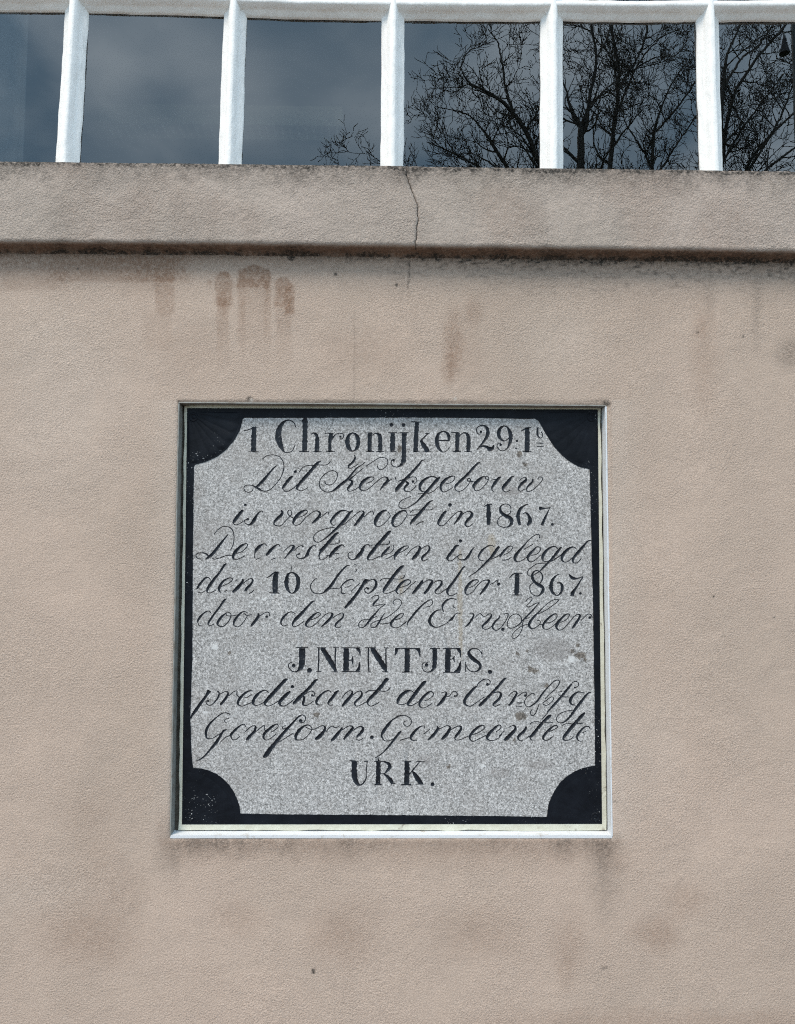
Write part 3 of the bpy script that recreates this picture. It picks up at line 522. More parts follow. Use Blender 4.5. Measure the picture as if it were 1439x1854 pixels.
LETTERS = """
@440 750
1|146 165 56 138 330 62 135 480 62/5 217 5 60 205 9 110 185 14 140 170 20/58 480 6 130 483 8 205 480 5
C|683 170 12 668 118 10 620 82 10 570 80 16 520 110 34 475 180 60 458 270 72 468 350 74 500 430 50 530 485 16 580 500 8 640 475 6 680 395 5
h|808 88 62 805 300 62 800 480 62/735 85 8 790 92 16/728 487 7 860 487 7/885 262 5 915 245 14 950 265 34 965 310 46 960 480 54/905 487 6 1022 487 6
r|1145 250 50 1140 300 46 1130 350 36 1130 480 40/1062 247 7 1175 247 8/1075 487 6 1195 487 6/1130 350 20 1165 310 22 1200 270 8 1250 248 6 1300 258 7 1310 290 7 1285 325 6 1262 318 5/1268 293 26
@620 750
o|130 242 12 80 280 34 62 360 54 78 430 48 110 470 24 140 482 12 185 445 36 205 370 44 195 300 42 165 258 24 130 242 12
n|355 255 50 352 480 56/290 243 7 385 243 10/300 487 6 412 487 6/395 270 5 425 248 10 470 265 36 490 310 48 490 480 50/440 487 6 540 485 6
i|655 255 56 650 480 56/595 240 7 710 240 7/625 487 6 700 487 6/637 138 48
j|805 255 56 800 400 56 800 560 54 790 620 50 760 665 30 710 688 8 660 675 7 632 640 7 640 600 10/665 600 34/745 240 7 860 240 7/796 142 46
k|970 110 44 958 300 54 952 480 50/895 96 8 1020 102 8/920 487 5 1005 487 5/1110 255 14 1020 345 14/1075 250 8 1135 250 5/1020 340 30 1060 410 52 1110 480 52/1050 489 7 1155 489 7
e|1250 342 10 1395 345 14/1385 345 22 1385 290 36 1360 245 24 1310 225 12 1250 260 34 1228 330 48 1235 400 46 1265 460 28 1310 492 10 1365 470 6 1392 430 4
@800 750
n|205 245 54 200 340 50 196 475 42/112 235 6 215 240 14/138 488 6 250 488 6/225 290 6 265 250 12 310 245 20 340 285 44 348 360 50 342 480 48/290 488 6 388 488 5
2|508 232 32/500 262 8 465 250 8 448 210 8 470 165 9 530 145 12 575 165 26 598 220 44 590 280 44 560 335 32 510 400 18 450 470 7/495 425 14 545 415 18 590 430 40 625 455 50 660 445 36 676 400 8
9|810 150 10 760 185 34 738 245 46 750 300 36 790 342 16 830 345 8 870 310 8/810 152 8 855 175 22 890 250 48 895 330 44 875 400 26 845 450 12 790 478 6 740 455 5 718 410 5 730 380 6 765 378 8/765 400 30
:|978 350 26/965 445 20
1|1110 180 52 1112 330 58 1108 480 54/1028 222 6 1075 195 14 1105 175 12 1165 172 6/1050 488 5 1168 488 5
t|1245 170 20 1245 260 22 1260 295 10 1285 312 6 1310 290 5 1308 250 6/1298 235 16/1228 375 8 1325 377 8/1235 420 7 1325 417 7
@430 815
D|510 200 6 460 245 16 400 315 26 330 400 34 270 460 30 240 480 14/235 485 20 205 465 12 150 455 6 100 465 5 82 495 5 100 535 5 150 550 5 190 530 5 205 500 4/235 478 10 270 500 24 310 525 14 370 535 8 430 510 7 500 440 7 560 360 8 595 270 9 603 190 8 570 110 7 510 70 6 440 62 6 370 80 5 320 120 4
i|720 340 10 690 360 30 640 420 36 590 490 24 585 505 8/585 500 5 615 535 6 660 535 7 720 500 8 770 455 8/752 282 38
t|1090 140 6 1050 160 24 1010 205 40 920 310 38 840 400 38 790 460 34 770 500 20 790 520 7 830 530 6 880 510 5 915 485 4/805 285 4 840 235 5 900 203 6 970 200 6 1060 192 7 1130 195 6 1180 180 6 1210 145 4
K|1135 400 5 1145 435 6 1190 455 6 1250 430 6 1295 360 6 1298 300 6 1245 268 6 1180 285 6 1100 350 6 1065 430 7 1085 500 8 1150 545 8 1220 540 10 1270 515 28 1340 455 34 1390 415 34
@620 815
+|0 438 32 60 385 26 110 325 22 180 240 16 240 200 8 295 155 5/150 65 6 165 90 14 150 135 26 110 180 24 80 205 20 78 230 8 110 235 6 160 210 5 205 180 4/85 390 18 150 335 10 220 275 6 270 235 5/300 215 4 380 160 5 470 105 6 530 95 5 580 120 6 590 165 6 560 220 6 505 255 5 462 240 5 455 200 4/90 395 10 120 400 22 120 440 34 85 480 30 65 515 18 90 535 8 150 520 6 215 480 5
e|310 435 4 380 405 5 412 370 5 395 350 8 350 355 18 290 390 34 245 440 38 225 490 26 250 525 10 310 520 6 370 480 6 430 425 5
r|430 425 5 490 375 6 540 350 8 580 360 20 585 405 34 545 450 36 500 505 14 490 525 6/575 430 8 610 400 5 650 370 4/685 345 10 690 375 8 705 395 4
k|1070 125 5 1030 140 16 990 195 26 910 285 30 830 370 38 740 470 44 700 520 40 690 525 28/725 408 8 790 385 14 850 370 8 900 350 5 950 355 6 970 390 6 955 425 6 930 432 6/918 410 32/820 412 8 845 420 26 850 445 30 815 480 26 805 515 20 830 540 8 880 535 5 930 500 4 960 455 4
g|1225 365 14 1190 345 10 1140 348 16 1070 385 30 1020 440 38 1005 495 28 1040 540 10 1090 540 8/1270 350 18 1230 390 36 1150 480 38 1080 560 34 1000 640 22 956 685 14 896 725 10 836 755 6 776 762 5 736 735 6 741 690 6 786 645 8 891 605 5/980 570 5 1060 565 6 1130 560 8 1190 530 8 1250 475 6
@800 815
e|45 440 4 110 425 5 160 385 5 165 345 6 130 340 14 60 375 30 5 430 36 -18 490 28 5 540 8 40 543 6 90 520 6 150 475 6
b|500 160 6 470 170 20 420 220 30 330 320 34 240 405 34 180 465 28 170 500 10 190 530 7 240 535 6 300 500 7 350 440 8 375 395 8 360 370 10 335 375 9 330 400 8 360 405 10 400 410 12
o|560 345 6 530 350 18 480 390 42 430 440 44 405 480 34/430 480 6 425 520 8 460 530 5 520 500 5 580 430 5 610 375 5 600 350 7 575 345 5 565 370 5 600 385 4
u|770 350 10 740 365 26 690 430 36 655 485 24 650 520 6 680 540 4/940 345 6 910 350 20 870 400 40 820 460 44 795 495 30 800 530 7 840 545 6 890 520 4/640 390 4 700 380 8 745 360 14
w|1000 410 4 1040 370 5 1090 355 8 1092 395 34 1050 430 40 1005 485 26 995 515 10 1025 535 6 1080 505 5/1185 370 8 1180 410 22 1150 445 30 1115 480 20 1100 520 6 1120 540 5 1180 520 5 1260 450 6 1310 385 5 1305 355 6 1270 350 5 1245 380 5
@410 890
i|220 240 12 190 265 34 140 330 40 100 385 34 90 415 14 120 435 6 170 420 6 220 385 6/245 175 32
s|470 275 8 468 255 6 440 258 10 400 300 20 370 350 34 340 400 40 310 430 22 270 428 6 240 405 6 235 375 8 265 365 18/278 360 28
v|705 245 20 728 270 26 710 310 34 660 355 34 625 395 26 620 430 12 680 450 8 720 435 5 770 380 6 830 320 6 850 280 6 830 243 6 800 250 6 800 290 5 830 325 5 870 345 4
e|915 340 4 980 325 5 1030 295 6 1055 260 6 1030 243 12 970 270 30 910 325 36 875 385 34 870 420 14 905 440 6 960 420 6 1020 350 6
r|1020 350 6 1090 290 6 1150 255 8 1195 258 12 1220 290 26 1195 340 36 1140 395 28 1110 415 8/1220 340 6 1260 310 5 1320 262 5 1325 295 4
@600 890
g|230 265 8 180 248 12 120 255 22 50 310 36 10 360 30 -10 390 20 5 430 6 40 440 5/280 250 10 240 275 28 180 360 38 100 450 36 30 515 28 -20 560 20 -87 615 12 -167 660 7 -217 645 6 -235 600 6 -202 545 6 -127 500 6 -47 478 8 40 468 5/110 455 6 180 415 8 280 330 6
r|280 330 6 350 270 6 400 252 8 420 275 24 400 320 38 360 370 38 310 435 24 290 445 10/430 330 5 500 265 6 540 258 6 548 300 12
o|720 243 10 660 265 34 600 330 46 570 400 34 575 440 14 610 458 8 670 430 7 740 360 6 765 310 5 740 270 5
o|970 255 16 930 250 18 860 290 34 810 350 40 795 420 28 830 458 12 890 435 6 950 365 8 985 300 7 970 260 8/985 305 6 1060 308 5 1120 295 6
t|1320 115 6 1280 135 20 1220 200 30 1140 295 38 1070 370 40 1035 410 22 1035 435 5/1100 438 8 1150 405 9 1200 388 5/1025 275 5 1060 245 6 1130 240 7 1250 240 8 1305 235 8 1325 215 4
@800 890
i|60 250 14 20 290 34 -30 370 36 -50 420 20 -20 445 8 30 435 7 90 370 6/105 175 44
n|90 370 6 160 300 6 220 258 7 255 268 22 240 320 38 200 375 26 155 430 6/230 340 6 290 280 7 350 258 8 385 275 26 385 320 34 330 380 34 305 420 26 320 455 10 365 450 6 405 415 4
1|605 165 40 608 300 52 608 440 38/545 195 8 590 175 14/590 165 10 655 168 6
8|885 290 8 900 230 7 880 180 8 830 162 7 780 180 12 757 220 24 775 275 38 830 315 40 890 345 42 910 395 40 890 440 30 850 462 10 790 465 7 735 435 7 722 390 7 750 340 7 790 315 6/850 305 8 885 285 8
6|1125 165 5 1080 180 14 1020 230 32 990 310 44 1000 380 44 1015 440 24/1060 290 8 1085 275 10 1120 300 24 1148 360 42 1140 410 40 1110 440 26
7|1275 195 10 1283 218 46 1300 225 30 1340 218 12 1400 213 10 1412 205 8/1405 205 6 1385 255 10 1345 340 26 1310 420 34 1300 440 28
.|1439 430 34
@345 945
D|490 160 8 440 220 18 370 310 30 290 410 34 235 460 32 195 485 14/230 445 20 200 415 16 150 403 10 90 410 7 68 440 5 90 475 4 140 485 4/280 475 6 320 485 7 390 465 8 460 440 8 540 435 6/520 370 5 555 290 7 565 200 8 550 120 9 515 75 8 460 60 6 400 70 5 340 115 6 305 165 5
e|600 410 5 670 385 6 735 320 8 740 290 8 710 285 12 650 320 28 590 380 38 555 440 34 555 475 22 590 490 8 650 470 6 710 440 5
e|985 315 8 980 290 8 940 290 16 890 325 32 850 370 34 840 400 16/835 410 4 835 470 3/850 490 4 910 465 5
e|1165 320 8 1150 298 8 1110 305 16 1050 360 32 1000 420 34 985 440 16/1050 490 4 1110 470 3
r|1210 390 4 1270 330 5 1320 305 8 1345 320 28 1320 365 34 1270 420 18 1220 480 8/1350 370 6 1400 325 6 1439 310 6 1462 312 8/1462 320 18
@535 945
s|260 330 6 258 308 8 225 312 10 190 345 24 165 390 34 150 430 36 110 470 20 60 478 8 20 460 7 10 430 8 40 420 12/45 418 24
t|565 140 10 530 155 30 480 210 44 410 290 42 350 360 40 315 410 24 305 450 10 320 490 6 360 490 5 420 450 4/300 375 6 340 345 12/440 290 8 500 290 7 560 275 8 578 250 8 570 230 5
e|635 330 6 620 303 10 590 305 18 530 350 38 475 410 40 450 450 30 445 470 10/400 440 4 520 415 5 570 410 4/515 490 7 575 465 6
s|965 320 4 950 295 6 915 300 12 880 340 30 860 390 44 820 440 44 780 480 22 735 493 8 695 470 8 685 430 8 700 400 6 735 390 6 743 400 10
t|1245 120 8 1215 135 34 1150 210 42 1060 310 42 990 400 42 945 460 30 945 490 16 990 493 7 1050 470 6 1100 445 5/980 303 6 1050 300 7 1130 298 7 1200 295 8 1225 270 8 1215 240 5
e|1230 320 12 1190 360 30 1140 420 36 1115 460 14/1150 430 4 1240 400 4 1280 340 4 1270 305 3/1170 485 4 1230 460 5 1280 430 5
e|1415 320 12 1370 350 28 1315 410 40 1290 460 26 1295 495 8/1336 410 6 1401 380 6 1461 340 6 1476 318 8 1451 312 8 1411 320 14
@720 945
n|110 440 4 170 370 4 230 325 5 270 315 8 290 335 28 270 390 40 220 460 40 180 488 20/300 360 5 350 320 6 400 312 12 415 350 18 385 400 24 330 450 30 315 480 24 330 508 8 400 480 4
i|800 305 10 760 315 28 720 370 38 665 440 36 645 475 26 665 505 8 710 500 6 770 450 6/818 248 40
s|1000 330 6 970 360 16 930 430 30 890 480 28 850 495 12 800 485 7 780 455 6 800 430 5 835 428 14
g|1260 325 6 1220 305 6 1170 318 14 1110 360 24 1060 430 24 1055 470 10 1080 500 6 1120 505 4/1325 318 24 1290 360 34 1220 460 36 1150 530 26 1080 600 20 1010 660 12 920 715 6/1200 495 7 1290 455 9 1340 420 8
@880 945
e|230 430 4 300 395 5 345 340 7 335 318 8 300 318 12 250 360 24 200 420 28 180 460 16/210 500 3 280 490 4 335 455 4
l|490 360 5 560 320 5 610 290 4/665 245 10/690 215 10 700 185 9 685 162 8 640 170 8 560 230 8 490 310 18 420 390 34 380 450 34 375 490 26 410 520 9 470 500 7 530 460 6
e|590 435 6 660 420 6 710 360 6 700 330 7 660 325 10 620 365 22 560 430 32 540 480 24 570 518 8 620 510 6 680 460 6 710 430 4
g|930 350 6 910 325 9 860 325 16 790 370 32 740 440 36 735 490 20 760 515 8 800 515 6/985 325 8 960 350 26 900 430 34 830 510 26 740 600 20 700 640 12 640 680 8 590 708 5 545 690 5 538 650 6 580 600 6 660 548 6 770 535 6/830 525 7 920 470 12 980 430 10
d|1175 355 8 1150 330 8 1100 335 20 1030 390 36 990 450 36 990 500 18 1030 525 8 1080 505 7 1120 465 6/1370 240 6 1320 255 16 1240 350 32 1170 430 34 1130 490 28 1140 530 12 1190 530 8 1240 475 8
@345 1010
d|255 285 6 235 258 8 190 265 20 130 330 26 90 390 22 80 410 8/90 445 3 140 455 6 190 430 6/470 75 6 440 95 22 370 200 28 300 285 32 240 370 34 215 420 26 220 450 10 260 455 5 330 420 6
e|395 375 6 460 350 6 525 310 8 548 275 8 520 262 8 470 275 14 420 310 22 380 370 32 370 420 24 390 455 8/440 440 6 480 420 6
n|520 380 7 530 370 6/580 305 6 610 280 8/680 270 10 675 310 26 630 370 40 570 430 40 545 450 20/690 330 6 740 290 8 790 270 10 810 295 22 780 350 26 730 400 36 715 435 26/760 468 8 800 445 8 825 415 6
1|1125 185 44 1105 250 58 1100 350 64 1100 460 58/990 258 10 1030 240 10 1080 200 16 1110 185 14/1020 455 8 1160 460 10/1095 183 8 1155 188 6
0|1320 188 10 1270 215 30 1250 290 48 1250 360 50 1275 430 30 1320 463 10 1370 430 34 1400 350 48 1395 260 46 1360 210 26 1320 188 10/1315 110 4 1305 180 4
@535 1010
S|275 262 6 230 300 6 195 360 8 205 420 9 250 460 8 340 465 10 400 425 32 460 365 34 530 260 26 590 180 22 660 110 16 710 95 6/760 80 5 795 95 6/800 150 4 780 185 4/430 405 8 500 400 8 580 395 7
e|580 395 7 620 340 14 680 295 18 740 282 10 765 305 12/640 385 5 690 375 4 720 360 4/600 390 6 595 450 10 620 465 14 650 462 6
p|720 440 4 780 380 4 840 330 6/920 285 46 860 380 36 790 480 36 710 580 36 640 655 24/920 330 6 970 290 6 1010 282 8 1045 305 24 1045 370 32 1000 430 20 950 462 10 910 445 8 900 405 8 930 385 8/945 402 28
t|1410 100 14 1370 130 36 1290 220 40 1210 330 42 1150 420 34 1150 455 12 1200 462 6 1260 440 6 1310 415 6/1100 305 5 1130 275 6 1200 270 6 1290 275 8 1370 275 7 1415 250 8 1425 220 7
@720 1010
e|0 395 5 60 378 6 130 355 8 165 320 9 155 290 10 110 290 18 50 330 32 0 390 36 -20 440 20 10 470 7 60 460 6 130 400 5 180 350 4
m|180 350 4 240 305 4/325 290 12 310 320 30 260 390 36 210 450 30 190 470 14/300 355 6 370 300 7 410 288 10 450 300 20 430 350 36 380 430 34 340 470 24/450 340 6 500 305 7 545 292 9 572 310 16 560 360 28 510 410 24 485 440 14 500 465 8 550 465 6 610 420 6 660 385 5
b|880 110 6 850 130 16 790 220 26 720 320 28 660 400 34 645 450 24 670 488 8 720 488 8 775 455 5
e|925 390 5 980 370 6 1040 320 8 1050 300 8 1025 285 10 960 310 26 900 380 32 880 430 28 885 465 14 920 475 7 980 440 6 1030 370 6
r|1030 370 6 1090 310 6 1150 290 9 1190 300 22 1170 350 30 1120 420 30 1070 480 14/1210 345 6 1250 325 7 1305 285 5 1300 315 6/1315 343 40
@880 1010
1|405 205 50 402 330 58 395 480 54/305 262 7 345 220 14 390 202 12 475 205 6/330 485 8 465 483 8
8|700 335 8 728 290 14 735 240 14 710 190 10 660 165 10 615 190 16 600 240 30 620 300 34 670 345 38 725 375 38 745 410 32 725 455 30 690 490 14 640 495 8 590 460 8 568 400 8 580 350 7 610 330 6
6|955 212 6 910 235 16 865 290 34 845 360 44 855 430 38 890 475 20 930 490 8 970 460 26 992 400 32 985 350 30 960 325 14 925 328 8
7|1075 210 6 1100 240 26 1130 265 40 1180 270 14 1220 260 8 1265 243 8/1265 245 8 1235 290 12 1180 380 24 1130 450 38 1122 500 44
.|1228 465 30
@345 1070
d|270 295 4 240 262 7 190 275 14 130 330 24 95 385 26 95 410 10 110 450 4 150 455 4/470 100 5 435 125 22 370 220 22 300 310 22 240 400 22 228 435 14 250 452 5 310 430 4
o|460 290 10 410 330 28 360 395 28 350 440 18 400 465 12 450 445 8 505 380 8 525 310 6 500 280 4 465 285 4 470 320 4 530 325 4 590 315 4
o|745 290 6 710 270 7 670 275 12 620 320 26 570 390 26 560 440 12 590 465 5 640 455 5 700 390 5 740 320 5/690 290 3 740 320 3 800 300 3
r|875 290 16 885 325 30 850 380 32 800 440 28 785 465 10/900 325 6 950 295 4 1000 275 4 1030 295 4 1020 330 4/990 335 32
d|1365 300 5 1330 275 7 1280 280 12 1220 330 26 1180 390 24 1180 430 10 1210 455 5 1270 440 4
@535 1070
+|255 130 7 220 140 18 160 200 26 80 290 36 0 370 36 -40 430 20 -25 465 8 30 450 6 110 395 6
e|190 380 4 250 360 5 310 325 6 325 300 7 295 280 9 240 310 22 180 370 32 135 430 26 150 465 12 200 468 7 260 430 6 330 360 5
n|330 360 5 400 300 5 455 285 8 480 305 26 450 360 30 390 420 28 335 468 8/480 355 4 540 315 4 595 288 6 625 300 14 610 350 18 555 400 24 520 440 22 520 470 10 560 480 5 590 465 4
W|985 95 5 1030 60 7 1075 60 10 1085 90 12 1050 130 16 1015 170 24 1015 195 10 1060 190 5 1120 175 4 1170 172 5 1110 215 5 1060 270 12 990 350 26 930 430 22 880 475 10 830 470 5 820 430 4 870 380 4 950 370 4 1060 330 4/1160 290 6 1120 350 14 1080 420 20 1040 470 12 990 475 7 980 440 6 1020 405 5 1090 380 5 1160 360 8 1240 310 7 1310 255 6 1360 200 8 1380 150 7 1350 110 5 1300 110 4 1270 150 5 1290 185 4/1100 430 4 1180 425 4 1240 410 4
e|1300 378 8 1370 350 8 1405 310 7 1395 290 7 1360 300 14 1300 350 20 1250 410 30 1245 455 14 1290 478 6 1350 470 5 1439 410 5
@720 1070
l|60 440 4 110 400 5/360 210 4 420 200 4 455 150 5 440 118 7 400 125 14 320 185 16 230 280 24 160 370 22 130 410 12 120 465 6
E|765 115 6 710 98 10 650 115 20 600 160 24 580 210 20 590 255 12 600 275 6/560 245 8 500 260 16 440 320 30 412 390 30 430 440 26 480 470 14 530 470 6 600 440 4 650 410 3/720 180 4 725 210 4 755 225 4
e|820 290 3 770 290 4 740 315 12 700 370 32 670 385 16/650 400 4 655 430 4
r|930 290 6 975 290 8 990 315 16 960 380 24 910 445 18 880 468 10/1010 345 5 1040 310 5 1080 295 6 1110 330 6 1150 325 5 1180 305 5
w|1170 300 6 1215 300 8 1215 335 20 1170 395 26 1110 450 24 1105 485 8 1150 500 6 1200 480 4 1230 450 4/1330 310 7 1320 350 14 1270 400 24 1235 460 22 1250 500 10 1290 512 8 1340 480 7 1400 400 8 1430 340 8 1439 300 6 1400 295 4 1380 310 4
.|1370 500 42
@880 1070
H|515 140 5 545 100 6 590 80 7 598 110 8 560 160 6 530 190 6 545 210 5 590 195 5 640 165 5 690 155 5 660 190 10 590 270 18 520 340 16 460 400 10/440 430 12 380 470 8 320 485 5 280 460 5 280 400 6 320 330 6 380 300 5 430 315 5 460 360 5 455 410 16 400 460 10/480 380 6 520 360 4 570 345 4/490 370 4 475 430 6 470 490 6 430 570 6 380 615 6 340 610 6 340 570 7 390 510 7 460 460 5 550 430 4/680 300 4 780 250 4 880 180 4 945 125 6 930 110 6 870 120 5 780 180 6 700 260 12 630 330 22 575 400 32 560 450 30 590 490 12 640 480 6 700 430 6 700 390 5 665 385 4/700 440 4 740 435 4
e|780 420 3 860 400 4 920 345 5 920 305 7 890 300 14 830 340 24 770 400 30 740 450 24 750 490 10 800 500 5 860 465 5 910 420 4
e|970 410 4 1040 375 5 1085 320 10 1075 300 10 1035 310 18 970 370 26 920 440 36 920 485 22 960 512 7 1020 480 6 1090 400 5
r|1090 400 5 1150 330 5 1195 305 7 1225 320 22 1200 375 28 1150 450 28 1120 490 14/1235 385 8 1280 340 5 1330 300 5 1370 315 5 1385 345 5/1350 347 34
@515 1150
J|230 175 78 228 300 76 220 400 66 190 450 36 150 478 12 100 470 8 60 430 8 52 390 8 70 360 6 100 355 4/118 398 48/150 163 8 308 163 8
.|325 458 62
N|445 170 14 445 320 14 438 475 12/420 163 6 540 165 10/412 475 7 480 475 7/500 185 56 580 310 60 650 430 50 668 472 20/665 170 14 660 320 14 660 470 12/635 163 7 708 163 6/612 477 6 700 480 7
E|805 175 62 803 320 66 800 470 62/740 165 8 990 165 8/745 475 8 985 475 8/935 172 10 962 188 34 980 220 20 985 275 6/840 330 8 880 322 20/888 275 6 884 325 20 888 385 6/930 468 12 962 447 38 975 400 22 978 350 6
N|1095 170 14 1090 320 14 1100 475 12/1045 163 6 1190 165 10/1095 480 6 1130 480 6/1150 188 60 1225 300 64 1300 420 56 1325 470 24/1322 170 12 1320 300 14 1325 400 12/1290 165 7 1355 165 7/1270 475 6 1355 480 8
@705 1150
T|230 180 56 232 320 62 228 470 56/72 172 10 400 175 10/80 175 6 90 195 34 85 230 22 75 265 6/95 180 20 130 180 16/340 178 12 380 195 36 392 235 20 398 290 6/165 483 7 300 480 6
J|590 185 56 590 300 56 585 400 52 565 450 30 520 480 10 465 475 6 428 430 6 430 380 7 465 350 8 505 360 6/484 390 44/525 172 8 660 175 6
E|765 180 64 760 320 64 758 475 62/695 172 8 930 172 8/880 180 12 908 197 38 922 235 20 925 290 6/795 315 8 830 305 10/845 270 6 838 305 16 848 350 5/700 485 8 920 487 8/850 478 18 898 455 50 915 400 28 925 340 8
S|1205 195 5 1205 300 8/1200 240 8 1170 195 8 1110 172 8 1060 185 14 1030 230 34 1060 280 44 1110 325 44 1165 365 40 1185 410 30 1160 455 22 1110 478 10 1050 465 7 1010 420 7 990 370 6/990 345 5 992 480 7
.|1310 480 50
@345 1220
p|245 215 44 200 290 28 140 370 34 70 470 38 20 540 26 0 585 14/345 220 8 370 250 14 355 310 18 310 370 12 260 410 7 215 400 4 200 360 3 240 345 3/228 358 20
r|380 265 5 440 235 5 480 228 6/485 235 12 485 270 26 450 330 28 395 395 26 380 403 12/500 285 6 560 235 6 605 225 5 600 270 8 625 300 5
e|700 312 5 740 305 6 790 270 3/810 225 9 770 222 12 710 250 22 650 310 30 615 370 28 625 405 14 670 422 6 730 400 5 790 375 4
d|1015 250 5 985 220 9 940 220 16 880 260 30 825 330 38 815 385 28 845 412 8 900 400 6 960 365 6/1265 68 6 1230 85 38 1150 170 44 1060 270 44 990 345 42 965 390 24 1000 420 9 1060 405 7 1150 350 7
i|1300 228 16 1260 260 40 1200 320 44 1160 370 36 1170 410 18 1220 420 8 1290 380 6 1360 320 6/1325 168 42
@535 1220
k|295 80 6 260 85 30 200 160 34 120 240 38 50 310 44 -10 370 40 -35 400 14/100 280 6 150 250 6 200 225 7 240 240 8 250 270 8 230 295 6/215 280 28/80 290 6 110 300 22 110 340 26 95 390 26 120 415 14 170 400 5 240 350 4
a|465 245 5 440 222 9 400 225 16 340 265 24 285 330 34 270 380 28 300 405 10 350 405 5/565 218 14 530 240 30 480 310 34 430 370 28 425 395 8 450 410 3 490 405 3
n|600 320 4 650 255 6 700 222 8 740 235 16 720 290 40 660 360 38 615 412 24 600 420 10/750 275 6 800 235 8 845 225 12 865 250 20 850 300 28 790 355 28 770 390 20 790 420 8 840 410 6 930 360 6
t|1215 68 10 1180 80 44 1120 160 42 1050 240 40 980 310 38 940 360 28 945 400 12 985 422 8 1030 405 8 1090 372 7/910 250 10 950 222 10 1010 215 8 1100 222 8 1160 228 8 1210 210 7 1235 175 5
@710 1220
d|275 240 5 250 220 4/235 212 14 180 235 36 120 280 42 75 345 38 70 390 18/80 395 5 140 400 5 190 380 4/445 95 6 420 110 34 350 190 42 270 300 42 210 380 38 210 410 16 250 415 10 300 390 5 350 360 5
e|420 350 8 470 335 6 530 285 8 535 250 9 500 230 10 450 260 26 390 320 34 355 380 28 360 425 14 400 445 8 450 430 6 515 385 5
r|640 250 5 690 235 8 705 260 22 680 310 36 630 380 34 580 420 10/710 300 6 750 285 5 780 240 5 820 230 6 845 250 8 845 280 12 820 300 12/815 292 24
C|1270 140 7 1275 95 8 1240 70 8 1190 75 12 1130 115 10 1110 145 6/1110 160 6 1070 185 28 1010 250 34 955 320 34 940 370 30 960 405 20 1010 422 10 1060 400 8 1200 300 6/1240 138 36
@880 1220
h|270 55 6 235 70 24 160 160 30 60 270 32 -20 350 36 -80 410 30 -100 418 10/80 265 6 130 240 10 175 240 16 195 270 26 165 330 30 110 380 30 90 410 16 130 422 6 190 390 4
r|290 290 3 330 250 5 375 228 8 400 250 22 370 310 28 320 390 30 290 412 16/410 295 6 450 265 5 490 240 4 525 245 5 530 275 5/512 285 32/395 378 10 470 380 8/385 420 6 465 425 7
A|640 280 3 620 255 4 580 265 4 520 320 7 500 370 9 515 410 7 550 432 7 600 410 16 670 350 20 740 250 18 830 150 10 900 88 10 950 88 8 950 130 9 900 200 9 820 270 8 765 330 6/735 380 4 780 350 3 850 300 4 880 320 4 850 370 4 790 410 4 740 400 4/690 395 7 670 450 4 640 520 5 600 545 4 575 510 4 600 460 4
f|1110 135 16 1060 200 26 960 320 26 870 420 26 800 495 14/1120 115 6 1160 98 5 1200 115 5 1200 155 6 1165 180 6/1155 180 20/940 240 4 990 230 4/940 270 3 1000 300 3 1070 300 3/800 510 4 730 590 3
g|1280 250 4 1240 240 7 1190 240 16 1130 285 30 1095 350 34 1110 395 16 1160 410 6/1370 240 6 1320 260 20 1240 360 32 1170 450 34 1100 550 26 1030 620 16 970 640 8 925 620 7 920 570 7 960 520 6 1030 490 5 1120 475 5
@345 1280
G|515 100 3 460 75 5 400 90 9 320 150 14 250 220 22 205 300 30 200 370 26 220 410 12 280 410 6 350 370 5 410 335 5/500 150 3 450 160 3 445 190 3 470 210 3/475 297 7 430 310 22 380 390 30 320 480 34 250 560 20 180 640 18 110 690 10 70 692 5/380 465 6 450 400 7 520 370 5
e|715 260 4 700 228 8 660 235 14 590 290 24 530 355 28 525 385 16 545 425 5 600 420 4 640 380 3
r|705 330 4 780 260 6 830 245 10 845 265 20 830 320 30 780 370 32 740 418 32 720 430 14/850 320 5 900 280 8 960 240 8 960 290 4 980 310 4
e|1040 330 8 1090 305 8 1140 260 8 1130 225 9 1090 235 18 1020 290 30 960 350 32 950 400 20 980 432 8 1040 410 5 1110 355 5
f|1439 110 10 1390 145 14 1300 240 26 1200 350 34 1110 460 46 1030 560 52 975 635 50 945 658 20/1290 300 5 1250 270 5 1205 290 4 1200 255 4 1240 242 4/1150 458 6 1250 395 5 1340 340 5
@535 1280
+|60 115 9 80 104 8 110 110 8 130 140 8 115 190 8 80 208 8 55 190 8/65 180 42/72 108 9 50 115 10 5 150 12
o|190 245 8 160 235 12 110 250 20 50 300 34 5 370 36 5 420 20 50 432 8 110 415 7 180 350 7 212 285 7 195 250 6/140 265 4 190 290 4 250 288 5 320 250 5
r|320 250 7 365 245 12 385 275 26 360 330 38 300 395 44 255 420 30/400 320 6 440 270 7 480 250 7 520 270 5 575 245 5
m|600 265 12 600 285 26 540 360 38 490 420 36 460 440 14/610 300 5 660 265 6 710 245 9 745 265 26 720 310 36 660 380 34 625 425 16/760 300 6 810 265 8 855 255 14 880 285 26 850 340 34 800 385 26/790 420 4 830 435 6 880 408 5
.|993 395 46
G|1390 108 8 1330 130 14 1260 170 16 1200 240 36 1150 310 40 1120 370 24 1135 410 10 1160 440 5 1220 440 5 1270 415 4/1380 318 12 1350 340 28 1280 430 24 1200 530 18 1120 610 10 1035 665 5
@710 1280
+|60 125 14 120 110 10 180 115 6 235 150 6 250 200 6 220 245 6 180 250 7 150 225 8 155 195 8 175 190 8
e|420 280 5 415 250 8 370 255 12 310 300 28 255 370 34 240 410 24 270 435 10 325 435 5/100 435 4 220 400 5
